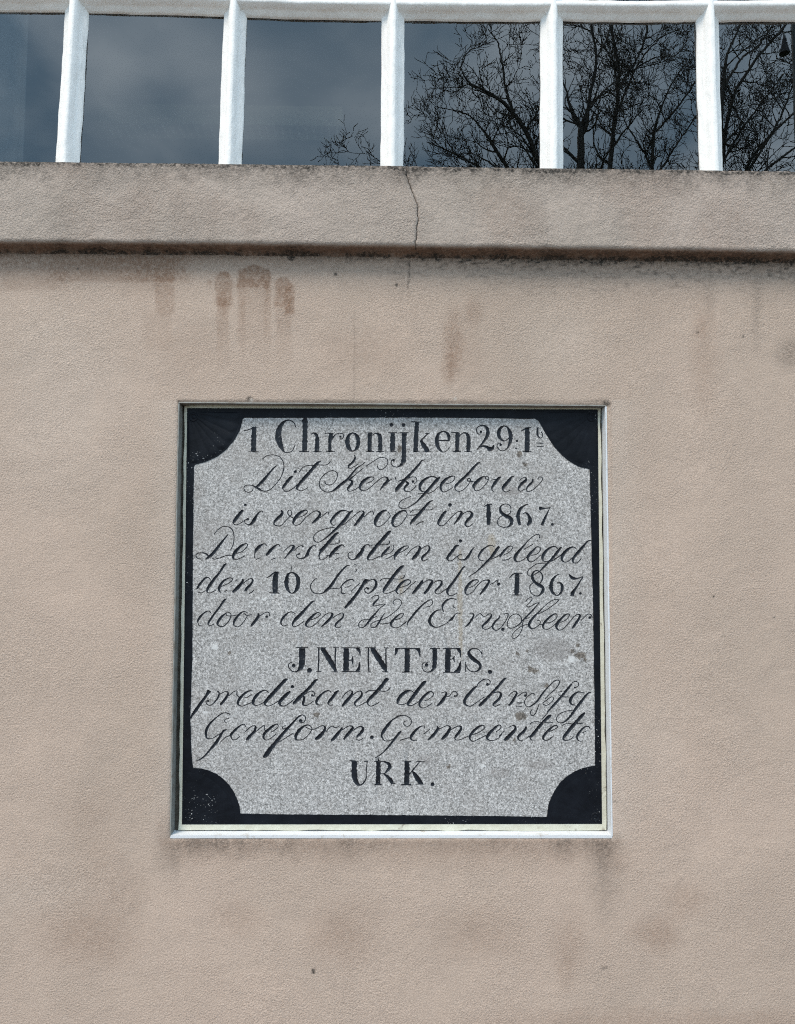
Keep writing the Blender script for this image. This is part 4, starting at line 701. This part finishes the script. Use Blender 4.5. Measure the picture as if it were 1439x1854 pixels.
m|410 355 4 490 290 4/580 250 8 595 280 28 550 350 36 490 410 26 465 430 10/610 290 6 670 260 7 720 242 9 755 270 26 720 340 38 670 400 36 640 422 14/770 295 8 830 260 9 880 248 14 900 275 24 870 330 30 830 380 26 815 410 14 840 432 8 900 420 6 1000 375 6
e|1050 360 8 1120 335 7 1195 285 8 1205 250 8 1170 240 12 1110 270 26 1045 330 32 1010 390 26 1020 430 14 1060 448 7 1120 420 6 1220 370 7
e|1350 325 10 1400 290 8 1418 255 8 1390 235 12 1340 270 24 1270 340 38 1235 400 34 1260 430 12 1310 438 7 1380 410 6 1430 350 4
@880 1280
n|170 380 4 240 310 4/290 270 7 340 245 8 375 250 18 380 290 32 330 350 44 270 410 44 235 435 20/520 250 10 515 280 26 480 330 34 430 370 32 415 410 20 440 438 7 480 438 5/520 410 7 580 370 6
t|850 105 10 820 125 36 750 190 36 680 270 36 600 370 36 575 400 18 590 430 8 630 430 5/570 230 5 590 205 8 650 190 6 720 200 4 870 200 4
e|790 330 6 850 310 6 925 270 7 930 248 8 900 240 12 850 270 20 790 330 30 745 390 28 750 425 14 790 435 6 840 410 6 880 375 5
t|1290 75 10 1265 95 34 1180 190 38 1100 280 40 1030 370 38 1005 415 22 1035 437 7 1100 420 6 1140 385 6/990 240 4 1060 212 4 1130 225 5/1170 220 4 1260 212 4
e|1355 290 6 1340 258 10 1300 255 12 1240 300 22 1190 370 28 1185 410 16 1215 445 8 1260 440 5/1250 340 5 1310 310 3
@620 1350
U|155 215 62 152 350 64 165 440 60 190 490 44 225 515 18 270 490 14 305 430 12 308 350 7 320 210 6/90 195 9 205 205 8/275 207 4 335 205 4
R|468 215 54 466 350 54 462 500 50/410 207 6 560 207 8/540 210 8 600 235 40 615 280 42 580 330 26 540 365 8 485 365 5/540 370 12 580 400 32 620 440 46 650 490 34/630 500 10 690 490 8/415 507 12 510 507 10
K|840 215 60 840 350 62 835 500 62/770 200 7 900 210 8/765 510 14 895 510 16/1000 215 6 935 295 14 870 375 8/960 205 4 1080 212 6/910 335 16 945 380 48 985 440 56 1020 490 46/950 502 8 1055 500 12
.|1172 502 48
"""
# ---- lettering: strokes traced at seven times enlargement, as (x, y, width) in units of 1/7.195 photo pixel
K = 200 / 1439
glyphs = []
for line in LETTERS.strip().split('\n'):
    if line[0] == '@': ox, oy = map(float, line[1:].split()); continue
    ch, rest = line.split('|'); S = []
    for s_ in rest.split('/'):
        a = np.array(list(map(float, s_.split()))).reshape(-1, 3)
        S.append(np.stack([ox + a[:, 0] * K, oy + a[:, 1] * K, a[:, 2] * K], -1))
    if ch == '+': glyphs[-1][1].extend(S)
    else: glyphs.append([ch, S])
def catmull(a):
    if len(a) == 1: return a
    if len(a) == 2:
        n = max(2, int(np.hypot(*(a[1] - a[0])[:2]) / 3)); return np.array([a[0] + (a[1] - a[0]) * i / n for i in range(n + 1)])
    p = np.vstack([2 * a[0] - a[1], a, 2 * a[-1] - a[-2]]); out = []
    for i in range(1, len(p) - 2):
        L = np.hypot(*(p[i + 1] - p[i])[:2]); n = max(2, int(L / 1.7)); p0, p1, p2, p3 = p[i - 1:i + 3]
        for j in range(n):
            t = j / n; out.append(.5 * (2 * p1 + (p2 - p0) * t + (2 * p0 - 5 * p1 + 4 * p2 - p3) * t * t + (3 * p1 - p0 - 3 * p2 + p3) * t ** 3))
    out.append(a[-1]); return np.array(out)
cdt_v, cdt_e, segs = [], [], []        # segs: x0 y0 w0 x1 y1 w1 glyph
for gi, (ch, S) in enumerate(glyphs):
    for a in S:
        c_ = catmull(a); c_[:, 2] = np.maximum(c_[:, 2] + .75, 1.7)
        if len(c_) > 1: c_[:, 2] *= 1 + .10 * rng.normal(0, 1, len(c_)).clip(-1.6, 1.6)
        if len(c_) == 1:
            r = c_[0, 2] / 2; n = 14; th = np.arange(n) / n * 6.2832
            rr_ = r * (1 + rng.normal(0, .06, n)); poly = np.stack([c_[0, 0] + rr_ * np.cos(th), c_[0, 1] + rr_ * np.sin(th)], -1)
            segs.append((c_[0, 0], c_[0, 1], r * 2.1, c_[0, 0] + .01, c_[0, 1], r * 2.1, gi)); mid = [c_[0, :2]]
        else:
            tg = np.gradient(c_[:, :2], axis=0); tg /= np.maximum(np.hypot(tg[:, 0], tg[:, 1]), 1e-6)[:, None]
            nn = np.stack([-tg[:, 1], tg[:, 0]], -1) * c_[:, 2:3] / 2
            poly = np.vstack([c_[:, :2] + nn, (c_[:, :2] - nn)[::-1]]); mid = c_[1:-1, :2]
            for i in range(len(c_) - 1): segs.append((*c_[i], *c_[i + 1], gi))
            if c_[:, 2].max() < 1.4: mid = mid[::2]
        b0 = len(cdt_v); cdt_v += [Vector(map(float, p)) for p in poly]; k = len(poly)
        cdt_e += [(b0 + i, b0 + (i + 1) % k) for i in range(k)]
        cdt_v += [Vector(map(float, p)) for p in mid]
nf = len(cdt_v); cdt_v += [Vector(map(float, p)) for p in fx]; cdt_e += [(nf + i, nf + (i + 1) % len(fx)) for i in range(len(fx))]
import time; t0 = time.time()
res = delaunay_2d_cdt(cdt_v, cdt_e, [], 0, 1e-4)
ov = np.array([tuple(v) for v in res[0]]); of = np.array([list(f) for f in res[2]])
print('CDT', len(cdt_v), '->', len(ov), len(of), round(time.time() - t0, 1), 's')
def point_in(poly, q):
    ins = np.zeros(len(q), bool)
    x, y = q[:, 0], q[:, 1]
    for i in range(len(poly)):
        (x0, y0), (x1, y1) = poly[i], poly[(i + 1) % len(poly)]
        c_ = ((y0 > y) != (y1 > y)) & (x < (x1 - x0) * (y - y0) / (y1 - y0 + 1e-12) + x0); ins ^= c_
    return ins
segs = np.array(segs)
def field_depth(q):
    """carving: how far inside a stroke each point is, and which letter it belongs to"""
    best = np.full(len(q), -9.0); who = np.zeros(len(q), int)
    order = np.argsort(q[:, 1]); qs = q[order]; yq = qs[:, 1]
    for s_ in segs:
        x0, y0, w0, x1, y1, w1, gi = s_; m_ = max(w0, w1)
        a = np.searchsorted(yq, min(y0, y1) - m_); b = np.searchsorted(yq, max(y0, y1) + m_)
        if b <= a: continue
        px_, py_ = qs[a:b, 0], qs[a:b, 1]; dx, dy = x1 - x0, y1 - y0; L2 = dx * dx + dy * dy + 1e-12
        ok = (px_ > min(x0, x1) - m_) & (px_ < max(x0, x1) + m_)
        if not ok.any(): continue
        t_ = ((px_ - x0) * dx + (py_ - y0) * dy) / L2
        tt = np.clip(t_, 0, 1); d = np.hypot(px_ - x0 - tt * dx, py_ - y0 - tt * dy)
        F_ = (w0 + (w1 - w0) * tt) / 2 - d
        F_[~ok] = -9
        idx = order[a:b]; up = F_ > best[idx]; best[idx[up]] = F_[up]; who[idx[up]] = int(gi)
    return best, who
cen = ov[of].mean(1)
infield = point_in(fx, cen)
fd, who = field_depth(cen)
vd, _ = field_depth(ov)
carve = (fd > .04)
depth = np.where(vd > .14, np.minimum(vd * .75 * PX, .0028), 0)
P3 = at(ov[:, 0], ov[:, 1], YS); P3[:, 1] = YS + depth
def submesh(name, sel, mat):
    f = of[sel]; u, inv = np.unique(f, return_inverse=True); f = inv.reshape(-1, 3)
    a, b, c_ = P3[u][f[:, 0]], P3[u][f[:, 1]], P3[u][f[:, 2]]
    flip = np.cross(b - a, c_ - a)[:, 1] > 0; f[flip] = f[flip][:, ::-1]
    return keep(mesh(name, P3[u], f, mat), stone)
submesh('stone_face', infield & ~carve, M_stone)
for gi, (ch, S) in enumerate(glyphs):
    sel = infield & carve & (who == gi)
    if sel.any(): submesh('letter', sel, M_ink)
# black painted border round the field
Fp = [tuple(p) for p in fx]; outp = []
Bq = np.array([spot(p) for p in bk])
bo = []
for k in range(4):
    for i in range(40): bo.append(lerp(Bq[k], Bq[(k + 1) % 4], i / 40))
vv = [Vector((*map(float, p),)) for p in bo] + [Vector(p) for p in Fp]; nb = len(bo); nf = len(Fp)
ee = [(i, (i + 1) % nb) for i in range(nb)] + [(nb + i, nb + (i + 1) % nf) for i in range(nf)]
rs = delaunay_2d_cdt(vv, ee, [], 0, 1e-4); rv = np.array([tuple(v) for v in rs[0]]); rf = np.array([list(f) for f in rs[2]])
cc_ = rv[rf].mean(1); keepf = ~point_in(fx, cc_) & point_in(np.array(bo), cc_); rf = rf[keepf]
Pr = at(rv[:, 0], rv[:, 1], YS); Pr[:, 1] = YS - .0008
fl_ = np.cross(Pr[rf[:, 1]] - Pr[rf[:, 0]], Pr[rf[:, 2]] - Pr[rf[:, 0]])[:, 1] > 0; rf[fl_] = rf[fl_][:, ::-1]
faces = [tuple(map(int, f)) for f in rf]; Vr = [tuple(p) for p in Pr]
q0 = len(Vr); fi = at(fx[:, 0], fx[:, 1], YS)
Vr += [(p[0], YS - .0008, p[2]) for p in fi] + [(p[0], YS + .0002, p[2]) for p in fi]
for i in range(nf): j = (i + 1) % nf; faces.append((q0 + i, q0 + nf + i, q0 + nf + j, q0 + j))
keep(mesh('painted_border', Vr, faces, M_black), stone)
# solid stone body behind
bd = [O['tl'] + [.002, 0, -.002], O['tr'] + [-.002, 0, -.002], O['br'] + [-.002, 0, .002], O['bl'] + [.002, 0, .002]]
V = [(p[0], YS + .0032, p[2]) for p in bd] + [(p[0], YS + .10, p[2]) for p in bd]
keep(mesh('stone_body', V, [(0, 3, 2, 1), (4, 5, 6, 7), (0, 1, 5, 4), (1, 2, 6, 5), (2, 3, 7, 6), (3, 0, 4, 7)], M_stone), stone)
# carved shell fans in the four corners, under the black paint
def fan(cx, cy, a0, a1, rad, amp):
    c0 = at(cx, cy, YS); nA, nR = 72, 22; V = []
    for i in range(nA + 1):
        u = i / nA; th = math.radians(a0 + (a1 - a0) * u)
        for j in range(nR + 1):
            r = (14 + (rad - 14) * j / nR); lobes = 7
            ph = abs(math.sin(math.pi * lobes * u)); rim = smooth(1.0, .72, j / nR)
            sc = smooth(.0, .12, j / nR) * (1 - smooth(.86 + .08 * ph, 1.0, j / nR))
            h = amp * (.35 + .65 * ph ** .6) * float(sc) * (.4 + .6 * j / nR) + .00012 * float(fbm(i * .5, j * .5, 2, 3))
            if i in (0, nA): h = 0
            p = at(cx + r * math.cos(th), cy + r * math.sin(th), YS); V.append((p[0], YS - .0010 - h, p[2]))
    f = []
    for i in range(nA):
        for j in range(nR):
            a = i * (nR + 1) + j; f.append((a, a + 1, a + nR + 2, a + nR + 1))
    o = keep(mesh('corner_fan', V, f, M_black, smooth=True), stone)
    # round boss in the corner itself
    V = [(c0[0], 0, c0[2])]; f = []
    bx_, by_ = cx + 9.5 * (1 if a0 in (0, 270) else -1), cy + 9.5 * (1 if a0 in (0, 90) else -1)
    V = []; n = 20
    for j, (r, h) in enumerate(((8.5, .0009), (8.2, .0019), (7.0, .0026), (5.6, .0022), (4.6, .0012), (3.2, .0018), (1.2, .0026))):
        for i in range(n):
            p = at(bx_ + r * math.cos(i / n * 6.2832), by_ + r * math.sin(i / n * 6.2832), YS); V.append((p[0], YS - h, p[2]))
    for j in range(6):
        for i in range(n): a = j * n + i; b = j * n + (i + 1) % n; f.append((a, b, b + n, a + n))
    f.append(tuple(range(6 * n, 7 * n)))
    ob = mesh('corner_boss', V, f, M_black, smooth=True); ob.parent = o; ob.matrix_parent_inverse = (Matrix.Translation(stone.location) @ o.matrix_parent_inverse).inverted() if False else Matrix.Identity(4)
    return o
fan(341, 746, 0, 90, 93, .0017); fan(1080, 746, 90, 180, 97, .0009); fan(1087, 1488, 180, 270, 91, .0006); fan(334, 1488, 270, 360, 91, .0006)

# ---------------------------------------------------------------- window
YG = 0.052
bar_top = np.array([-160, 139, 425.5, 712, 998, 1279, 1563, 1850.]); bar_bot = np.array([-172, 124, 417, 709, 998.5, 1286.5, 1575, 1866.])   # centres at y=40 and y=290
ztop, zbot = float(at(700, 40, YG)[2]), float(at(700, 290, YG)[2])
pitch = 0.325
z_base = ztop + .022                                  # centre line of the cross bar in view
rail_z = [z_base + pitch]
Z0W, Z1W = float(at(700, 300, YL)[2]) + .020, z_base + pitch * 2.0
bars_x = []
for k in range(8):
    a, b = at(bar_top[k], 40, YG), at(bar_bot[k], 290, YG)
    bars_x.append((a[0], a[2], b[0], b[2]))
X_L = bars_x[0][0] - .31; X_R = bars_x[-1][0] + .31
fr = .055
window = boxes('window', [(X_L - fr, X_L, YG - .035, YG + .06, Z0W - .05, Z1W), (X_R, X_R + fr, YG - .035, YG + .06, Z0W - .05, Z1W),
                          (X_L - fr, X_R + fr, YG - .035, YG + .06, Z1W + .0005, Z1W + fr), (X_L, X_R, YG - .0345, YG + .0595, Z0W - .05, Z0W - .004)], M_paint, church)
PROF = [(-.0235, .0005), (-.0225, -.0055), (-.0130, -.0085), (-.0112, -.0125), (-.0060, -.0225), (-.0030, -.0240), (.0030, -.0240), (.0060, -.0225), (.0115, -.0125), (.0130, -.0085), (.0220, -.0055), (.0235, .0005)]
def bar(name, pts, vertical, seed, grow=0.0, scale=1.0):
    """pts: centre line (x, z); thick, uneven gloss paint"""
    V = []; n = len(pts); k = len(PROF)
    for i, (cx, cz) in enumerate(pts):
        for j, (u, d) in enumerate(PROF):
            e = 1 + .0; tt = (cz if vertical else cx)
            w = u * scale + .0012 * float(fbm(tt * 22 + j * 7.3, seed, 3, seed)) * (1 if abs(u) > .01 else .7)
            dd = d - (grow if -.02 > d else 0) + .0005 * float(fbm(tt * 40, j * 3 + seed, 2, seed + 3))
            V.append((cx + w, YG + dd, cz) if vertical else (cx, YG + dd, cz + w))
    f = []
    for i in range(n - 1):
        for j in range(k - 1): a = i * k + j; f.append((a, a + 1, a + k + 1, a + k) if vertical else (a, a + k, a + k + 1, a + 1))
    return mesh(name, V, f, M_paint, window, True)
for k, (xa, za, xb, zb_) in enumerate(bars_x):
    pts = []
    for z in np.linspace(Z0W - .006, Z1W, 170):
        t = (z - zb_) / (za - zb_); x = xb + (xa - xb) * min(t, 1.08) if t < 1.08 else xb + (xa - xb) * 1.08
        x += .0008 * float(fbm(z * 9, k * 5, 2, 40)); pts.append((x, z))
    bar('glazing_bar', pts, True, 50 + k, .0009)
rail_px = np.array([(-300, -2), (0, 5), (139, 6.5), (290, 10), (425, 14), (560, 19), (712, 21), (860, 22.5), (998, 22), (1140, 24), (1279, 23), (1439, 23), (1750, 24)], float)
rp = at(rail_px[:, 0], rail_px[:, 1] - 1.5, YG)
for q, zz in enumerate([None] + rail_z):
    pts = []
    for x in np.linspace(X_L, X_R, 420):
        z = float(np.interp(x, rp[:, 0], rp[:, 2])) if zz is None else zz
        if zz is None: pass
        pts.append((x, z + .0006 * float(fbm(x * 8, q * 3, 3, 60))))
    bar('glazing_bar', pts, False, 70 + q, 0, .92)
ledges = [Z0W - .006, z_base] + rail_z + [Z1W]
xe = [X_L] + [b[0] for b in bars_x] + [X_R]
for c_ in range(len(xe) - 1):
    for r_ in range(len(ledges) - 1):
        x0, x1, z0, z1 = xe[c_], xe[c_ + 1], ledges[r_], ledges[r_ + 1]
        if r_ == 0:
            x0 = X_L if c_ == 0 else (bars_x[c_ - 1][0] + bars_x[c_ - 1][2]) / 2; x1 = X_R if c_ == len(xe) - 2 else (bars_x[c_][0] + bars_x[c_][2]) / 2
        ta, tb = random.uniform(-.0015, .0015), random.uniform(-.002, .002)
        cx, cz = (x0 + x1) / 2, (z0 + z1) / 2; V = []
        for dy in (0, .003):
            for (x, z) in ((x0 + .002, z0 + .002), (x1 - .002, z0 + .002), (x1 - .002, z1 - .002), (x0 + .002, z1 - .002)):
                V.append((x, YG + .0012 + dy + ta * (x - cx) + tb * (z - cz), z))
        mesh('pane', V, [(0, 1, 2, 3), (4, 7, 6, 5), (0, 4, 5, 1), (1, 5, 6, 2), (2, 6, 7, 3), (3, 7, 4, 0)], M_glass, window)

# rest of the facade round the window, and its upper wall
ZT = 5.2
def plain(name, x0, x1, z0, z1, y0=.0, y1=.30):
    return box(name, x0, x1, y0, y1, z0, z1, M_wall, church)
zs = ZB + .05
plain('wall_pier', -XW, X_L - fr, zs, ZT); plain('wall_pier', X_R + fr, XW, zs, ZT); plain('upper_wall', X_L - fr + .0005, X_R + fr - .0005, Z1W + fr, ZT)
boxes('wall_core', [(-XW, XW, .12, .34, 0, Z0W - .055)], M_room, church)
# room behind the glass
YLMP = 1.5; LZ = float(at(400, 236, YLMP)[2])
RX0, RX1, RY1, RZ0, RZ1 = -4.0, 4.0, 6.5, 0.0, LZ + .072
boxes('interior_wall', [(RX0 - .1, RX0, .35, RY1, .051, RZ1 - .001), (RX1, RX1 + .1, .35, RY1, .051, RZ1 - .001), (RX0 - .1, RX1 + .1, RY1, RY1 + .1, .051, RZ1 - .001)], M_plaster, church)
boxes('interior_floor', [(RX0 - .1, RX1 + .1, .36, RY1 + .1, .005, .05)], M_plaster, church)
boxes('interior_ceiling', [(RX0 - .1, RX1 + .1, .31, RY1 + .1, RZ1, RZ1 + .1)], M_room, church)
boxes('gable_side', [(-XW, -4.11, .31, 6.7, 0, ZT), (4.11, XW, .31, 6.7, 0, ZT), (-XW, XW, 6.71, 6.9, 0, ZT)], M_wall, church)
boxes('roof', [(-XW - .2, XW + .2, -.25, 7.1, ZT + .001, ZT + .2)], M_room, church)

# curtain at the left inside, its edge faintly seen through the first pane
cu = thing('curtain', 'dark curtain hanging inside the window behind the leftmost panes', 'curtain', (float(at(20, 150, .35)[0]) - .3, .35, 2.2))
xe_ = float(at(52, 150, .35)[0]); V = []; n = 60
for i in range(n + 1):
    x = xe_ - .9 + .9 * i / n
    for z in (2.0, RZ1 - .03): V.append((x, .35 + .018 * math.sin(i * .9) + .006 * math.sin(i * 2.3), z))
f = [(2 * i, 2 * i + 1, 2 * i + 3, 2 * i + 2) for i in range(n)]
o = keep(mesh('curtain_fabric', V, f, M_cloth, smooth=True), cu)
md = o.modifiers.new('thickness', 'SOLIDIFY'); md.thickness = .003
V = boxdata(xe_ - .95, xe_ + .03, .335, .355, RZ1 - .028, RZ1 - .008); keep(mesh('curtain_rail', V[0], V[1], M_lamp), cu)

# strip light with louvres under the ceiling inside
YLMP = 1.5
a, b = at(192, 236, YLMP), at(618, 236, YLMP)
lx0, lx1, lz = float(a[0]), float(b[0]), float((a[2] + b[2]) / 2)
lamp = thing('ceiling_lamp', 'long strip light with metal louvres seen dimly through the second and third window panes', 'lamp', ((lx0 + lx1) / 2, YLMP, lz))
def kb(name, L, mat, parent=lamp):
    o = boxes(name, L, mat); return keep(o, parent)
kb('housing', [(lx0, lx1, YLMP - .045, YLMP + .045, lz + .045, lz + .085), (lx0, lx1, YLMP - .055, YLMP - .045, lz - .008, lz + .0715), (lx0, lx1, YLMP + .045, YLMP + .055, lz - .008, lz + .0715),
               (lx0 - .008, lx0, YLMP - .055, YLMP + .055, lz - .008, lz + .0715), (lx1, lx1 + .008, YLMP - .055, YLMP + .055, lz - .008, lz + .0715)], M_hous)
for i in range(30):
    x = lx0 + (lx1 - lx0) * (i + .5) / 30
    kb('louvre', [(x - .0035, x + .0035, YLMP - .044, YLMP + .044, lz - .006, lz + .022)], M_louv)
kb('tube', [(lx0 + .02, lx1 - .02, YLMP - .04, YLMP - .02, lz + .030, lz + .043), (lx0 + .02, lx1 - .02, YLMP + .02, YLMP + .04, lz + .030, lz + .043)], M_opal)

# ---------------------------------------------------------------- what the panes reflect: trees behind the camera
def refl(px, py, T):
    """world point on the plane y = -T whose mirror image in the glass was measured at px, py"""
    d = ray(px, py); t = (YG - CAM_np[1]) / d[1]; p = CAM_np + d * t; r = d * np.array([1, -1, 1]); u = (-T - p[1]) / r[1]
    return p + r * u
class Tubes:
    def __init__(s): s.V = []; s.F = []; s.n = 0
    def add(s, pts, rad, sides=5):
        pts = np.array(pts); k = len(pts); tg = np.gradient(pts, axis=0)
        for i in range(k):
            t_ = tg[i] / (np.linalg.norm(tg[i]) + 1e-9); u = np.cross(t_, (0.3, 1, .1)); u /= np.linalg.norm(u) + 1e-9; v = np.cross(t_, u)
            for q in range(sides):
                a_ = 6.2832 * q / sides; s.V.append(pts[i] + rad[i] * (math.cos(a_) * u + math.sin(a_) * v))
        for i in range(k - 1):
            for q in range(sides): a = s.n + i * sides + q; b = s.n + i * sides + (q + 1) % sides; s.F.append((a, b, b + sides, a + sides))
        s.n += k * sides
def tree(label, limbs, T, seed, density=1.0):
    rg = random.Random(seed); trunk, boughs, twigs = Tubes(), Tubes(), Tubes()
    base = None; scale = (T + 1.5) / F_PX
    def grow(p, d, length, r, level):
        n = 8 if length > .35 else 6; pts = [p]; q = p.copy(); dd = d.copy(); step = length / n
        for i in range(n):
            dd = dd + np.array([rg.gauss(0, .19), rg.gauss(0, .12), rg.gauss(0, .17) + .075]); dd /= np.linalg.norm(dd); q = q + dd * step; pts.append(q)
        rad = [max(.0050, r * (1 - .74 * i / n)) for i in range(n + 1)]
        (boughs if level < 2 else twigs).add(pts, rad, 5 if level < 2 else 3)
        if level >= 4 or length < .17: return
        kids = 5 if level == 1 else (3 if level == 2 else 2)
        for k in range(kids):
            i = rg.randint(1, n); t_ = pts[i] - pts[i - 1]; t_ /= np.linalg.norm(t_)
            side = rg.choice((-1, 1)); ax = np.array([-t_[2], 0, t_[0]]) * side + np.array([0, rg.uniform(-.9, .9), 0]); ax /= np.linalg.norm(ax) + 1e-9
            an = math.radians(rg.uniform(24, 58)); nd_ = t_ * math.cos(an) + ax * math.sin(an) + np.array([0, 0, .10]); nd_ /= np.linalg.norm(nd_)
            grow(pts[i], nd_, length * rg.uniform(.40, .80), max(.0045, rad[i] * .72), level + 1)
    for li, L in enumerate(limbs):
        L = np.array(L, float); c_ = catmull(np.stack([L[:, 0], L[:, 1], L[:, 2]], -1))
        depth_shift = rg.uniform(-.5, .5) if li else 0
        sub = c_[::max(1, len(c_) // 26)] if len(c_) > 26 else c_
        sub = np.vstack([sub, c_[-1]]); n = len(sub)
        P_ = []; Rd = []
        for i, (x, y, w) in enumerate(sub):
            Td = T + depth_shift * (i / n) * 2
            p = refl(x + rg.gauss(0, .8), y, Td); P_.append(p); Rd.append(max(.0055, .42 * w * scale))
        P_ = np.array(P_)
        if li == 0:
            foot = P_[0].copy(); foot[2] = 0; r0 = Rd[0]
            P_ = np.vstack([[foot], [foot * .6 + P_[0] * .4], P_]); Rd = [r0 * 1.7, r0 * 1.15] + Rd; base = foot
        (trunk if li == 0 else boughs).add(P_, Rd, 10 if li == 0 else 7)
        tot = 0; nxt = .05
        for i in range(1, len(P_)):
            sg = np.linalg.norm(P_[i] - P_[i - 1]); tot += sg
            if P_[i][2] < 4.0 or tot < nxt: continue
            nxt = tot + rg.uniform(.14, .32) / density
            t_ = P_[i] - P_[i - 1]; t_ /= np.linalg.norm(t_) + 1e-9; side = rg.choice((-1, 1))
            ax = np.array([-t_[2], 0, t_[0]]) * side + np.array([0, rg.uniform(-.9, .9), 0]); ax /= np.linalg.norm(ax)
            an = math.radians(rg.uniform(28, 62)); nd_ = t_ * math.cos(an) + ax * math.sin(an); nd_ /= np.linalg.norm(nd_)
            grow(P_[i], nd_, rg.uniform(.45, 1.05) * (.55 + min(1, Rd[i] / .04) * .55), max(.006, Rd[i] * .55), 1)
    root = thing('bare_tree', label, 'tree', tuple(base), 'bare trees mirrored in the window panes')
    for nm, tb in (('trunk', trunk), ('boughs', boughs), ('twigs', twigs)):
        if tb.n:
            o = keep(mesh(nm, tb.V, np.array(tb.F), M_bark, smooth=True), root)
            if nm == 'twigs': o['kind'] = 'stuff'
    print('tree', len(trunk.F) + len(boughs.F) + len(twigs.F))
    return root
tree('bare winter tree with a limb arching left, mirrored in the fourth and fifth panes', [
    [(1040, 560, 24), (1042, 420, 20), (1048, 300, 17), (1050, 225, 14), (1062, 195, 9), (1068, 150, 7), (1078, 100, 6), (1068, 45, 5), (1060, -40, 4)],
    [(1042, 500, 16), (1010, 370, 13), (960, 245, 10), (935, 205, 8.5), (905, 175, 7), (875, 158, 5), (850, 145, 4), (838, 118, 3), (845, 100, 2)],
    [(935, 205, 6), (920, 160, 5), (912, 110, 4.5), (905, 75, 3.5), (888, 50, 2)],
    [(1030, 470, 12), (940, 330, 9), (905, 275, 8), (880, 235, 5), (850, 205, 3), (815, 195, 2), (790, 190, 1.5)],
    [(1030, 490, 10), (920, 350, 7), (860, 295, 4), (810, 270, 3), (775, 255, 2)],
    [(920, 350, 6), (870, 300, 3.5), (830, 280, 3), (800, 225, 2), (770, 190, 1.5)],
    [(1030, 510, 8), (850, 390, 6), (740, 335, 4), (700, 305, 2.5), (660, 275, 1.5)],
    [(850, 390, 4), (710, 355, 3), (640, 318, 2), (595, 290, 1.2)],
    [(1050, 225, 9), (1030, 190, 7), (1020, 150, 4), (1000, 100, 3), (985, 50, 2)],
    [(1078, 100, 4), (1100, 50, 4), (1108, -40, 3)],
    [(1062, 195, 5), (1090, 160, 4), (1115, 140, 3)]], 12.0, 5)
tree('tall bare winter tree with several upright stems, mirrored in the fifth pane', [
    [(1110, 580, 18), (1100, 420, 14), (1100, 300, 11), (1108, 220, 9), (1116, 170, 8), (1116, 110, 7), (1106, 60, 6), (1095, -40, 5)],
    [(1116, 155, 6), (1145, 110, 5), (1165, 60, 5), (1185, -40, 4)],
    [(1118, 190, 5), (1150, 115, 4), (1190, 65, 3), (1225, 48, 2)],
    [(1116, 120, 4), (1090, 75, 3), (1080, 40, 2)],
    [(1130, 130, 4), (1180, 100, 3), (1220, 95, 2), (1245, 60, 2)],
    [(1110, 520, 11), (1178, 350, 9), (1178, 300, 8), (1180, 240, 6), (1190, 200, 5), (1210, 150, 3), (1240, 110, 2)],
    [(1180, 240, 5), (1230, 180, 4), (1270, 120, 3), (1300, 70, 2)],
    [(1178, 300, 6), (1150, 250, 4), (1130, 220, 3), (1125, 190, 2)],
    [(1178, 330, 6), (1220, 260, 4), (1260, 200, 3), (1280, 150, 2)]], 14.0, 8, .9)
tree('bare winter tree with branches sweeping up to the right, mirrored in the rightmost pane', [
    [(1290, 600, 20), (1290, 420, 16), (1303, 250, 12), (1310, 150, 9), (1318, 90, 5), (1340, 45, 4), (1360, -40, 3)],
    [(1310, 155, 7), (1345, 100, 5), (1372, 82, 5), (1392, 50, 3)],
    [(1292, 420, 11), (1320, 200, 8), (1355, 125, 7), (1390, 80, 6), (1420, 46, 6), (1450, 10, 4)],
    [(1292, 470, 10), (1340, 330, 8), (1380, 260, 6), (1439, 200, 5), (1500, 150, 3)],
    [(1340, 330, 6), (1400, 235, 5), (1430, 170, 4), (1445, 110, 3)],
    [(1292, 500, 9), (1360, 340, 7), (1420, 280, 5), (1480, 240, 4)],
    [(1303, 300, 6), (1345, 230, 5), (1390, 170, 4), (1420, 130, 3)]], 11.0, 3, .8)
# lamp post mirrored at the right edge of the last pane
pb = refl(1440, 80, 8.5); post = thing('street_lamp', 'grey lamp post with black lantern mirrored at the right edge of the last pane', 'street lamp', (float(pb[0]), -8.5, 0))
tb = Tubes(); tb.add([(pb[0], -8.5, 0), (pb[0], -8.5, .9), (pb[0], -8.5, .95), (pb[0], -8.5, pb[2] + .8)], [.075, .075, .045, .04], 14); keep(mesh('post', tb.V, tb.F, M_post, smooth=True), post)
pl = refl(1421, 82, 8.5); tb = Tubes(); tb.add([(pl[0], -8.5, pl[2] - .10), (pl[0], -8.5, pl[2] - .095), (pl[0], -8.5, pl[2] + .09), (pl[0], -8.5, pl[2] + .12), (pl[0], -8.5, pl[2] + .16)], [.01, .075, .03, .025, .01], 6)
keep(mesh('lantern', tb.V, tb.F, M_lantern), post)
tb = Tubes(); tb.add([(pl[0], -8.5, pl[2] + .16), (pl[0], -8.5, pl[2] + .22), (pb[0], -8.5, pl[2] + .25)], [.012, .012, .014], 6); keep(mesh('bracket', tb.V, tb.F, M_post), post)

C.render.engine = 'CYCLES'
C.cycles.use_adaptive_sampling = False
C.cycles.filter_width = 1.1; C.cycles.use_denoising = False
C.cycles.denoising_prefilter = 'ACCURATE'
C.cycles.max_bounces = 8; C.cycles.transparent_max_bounces = 12
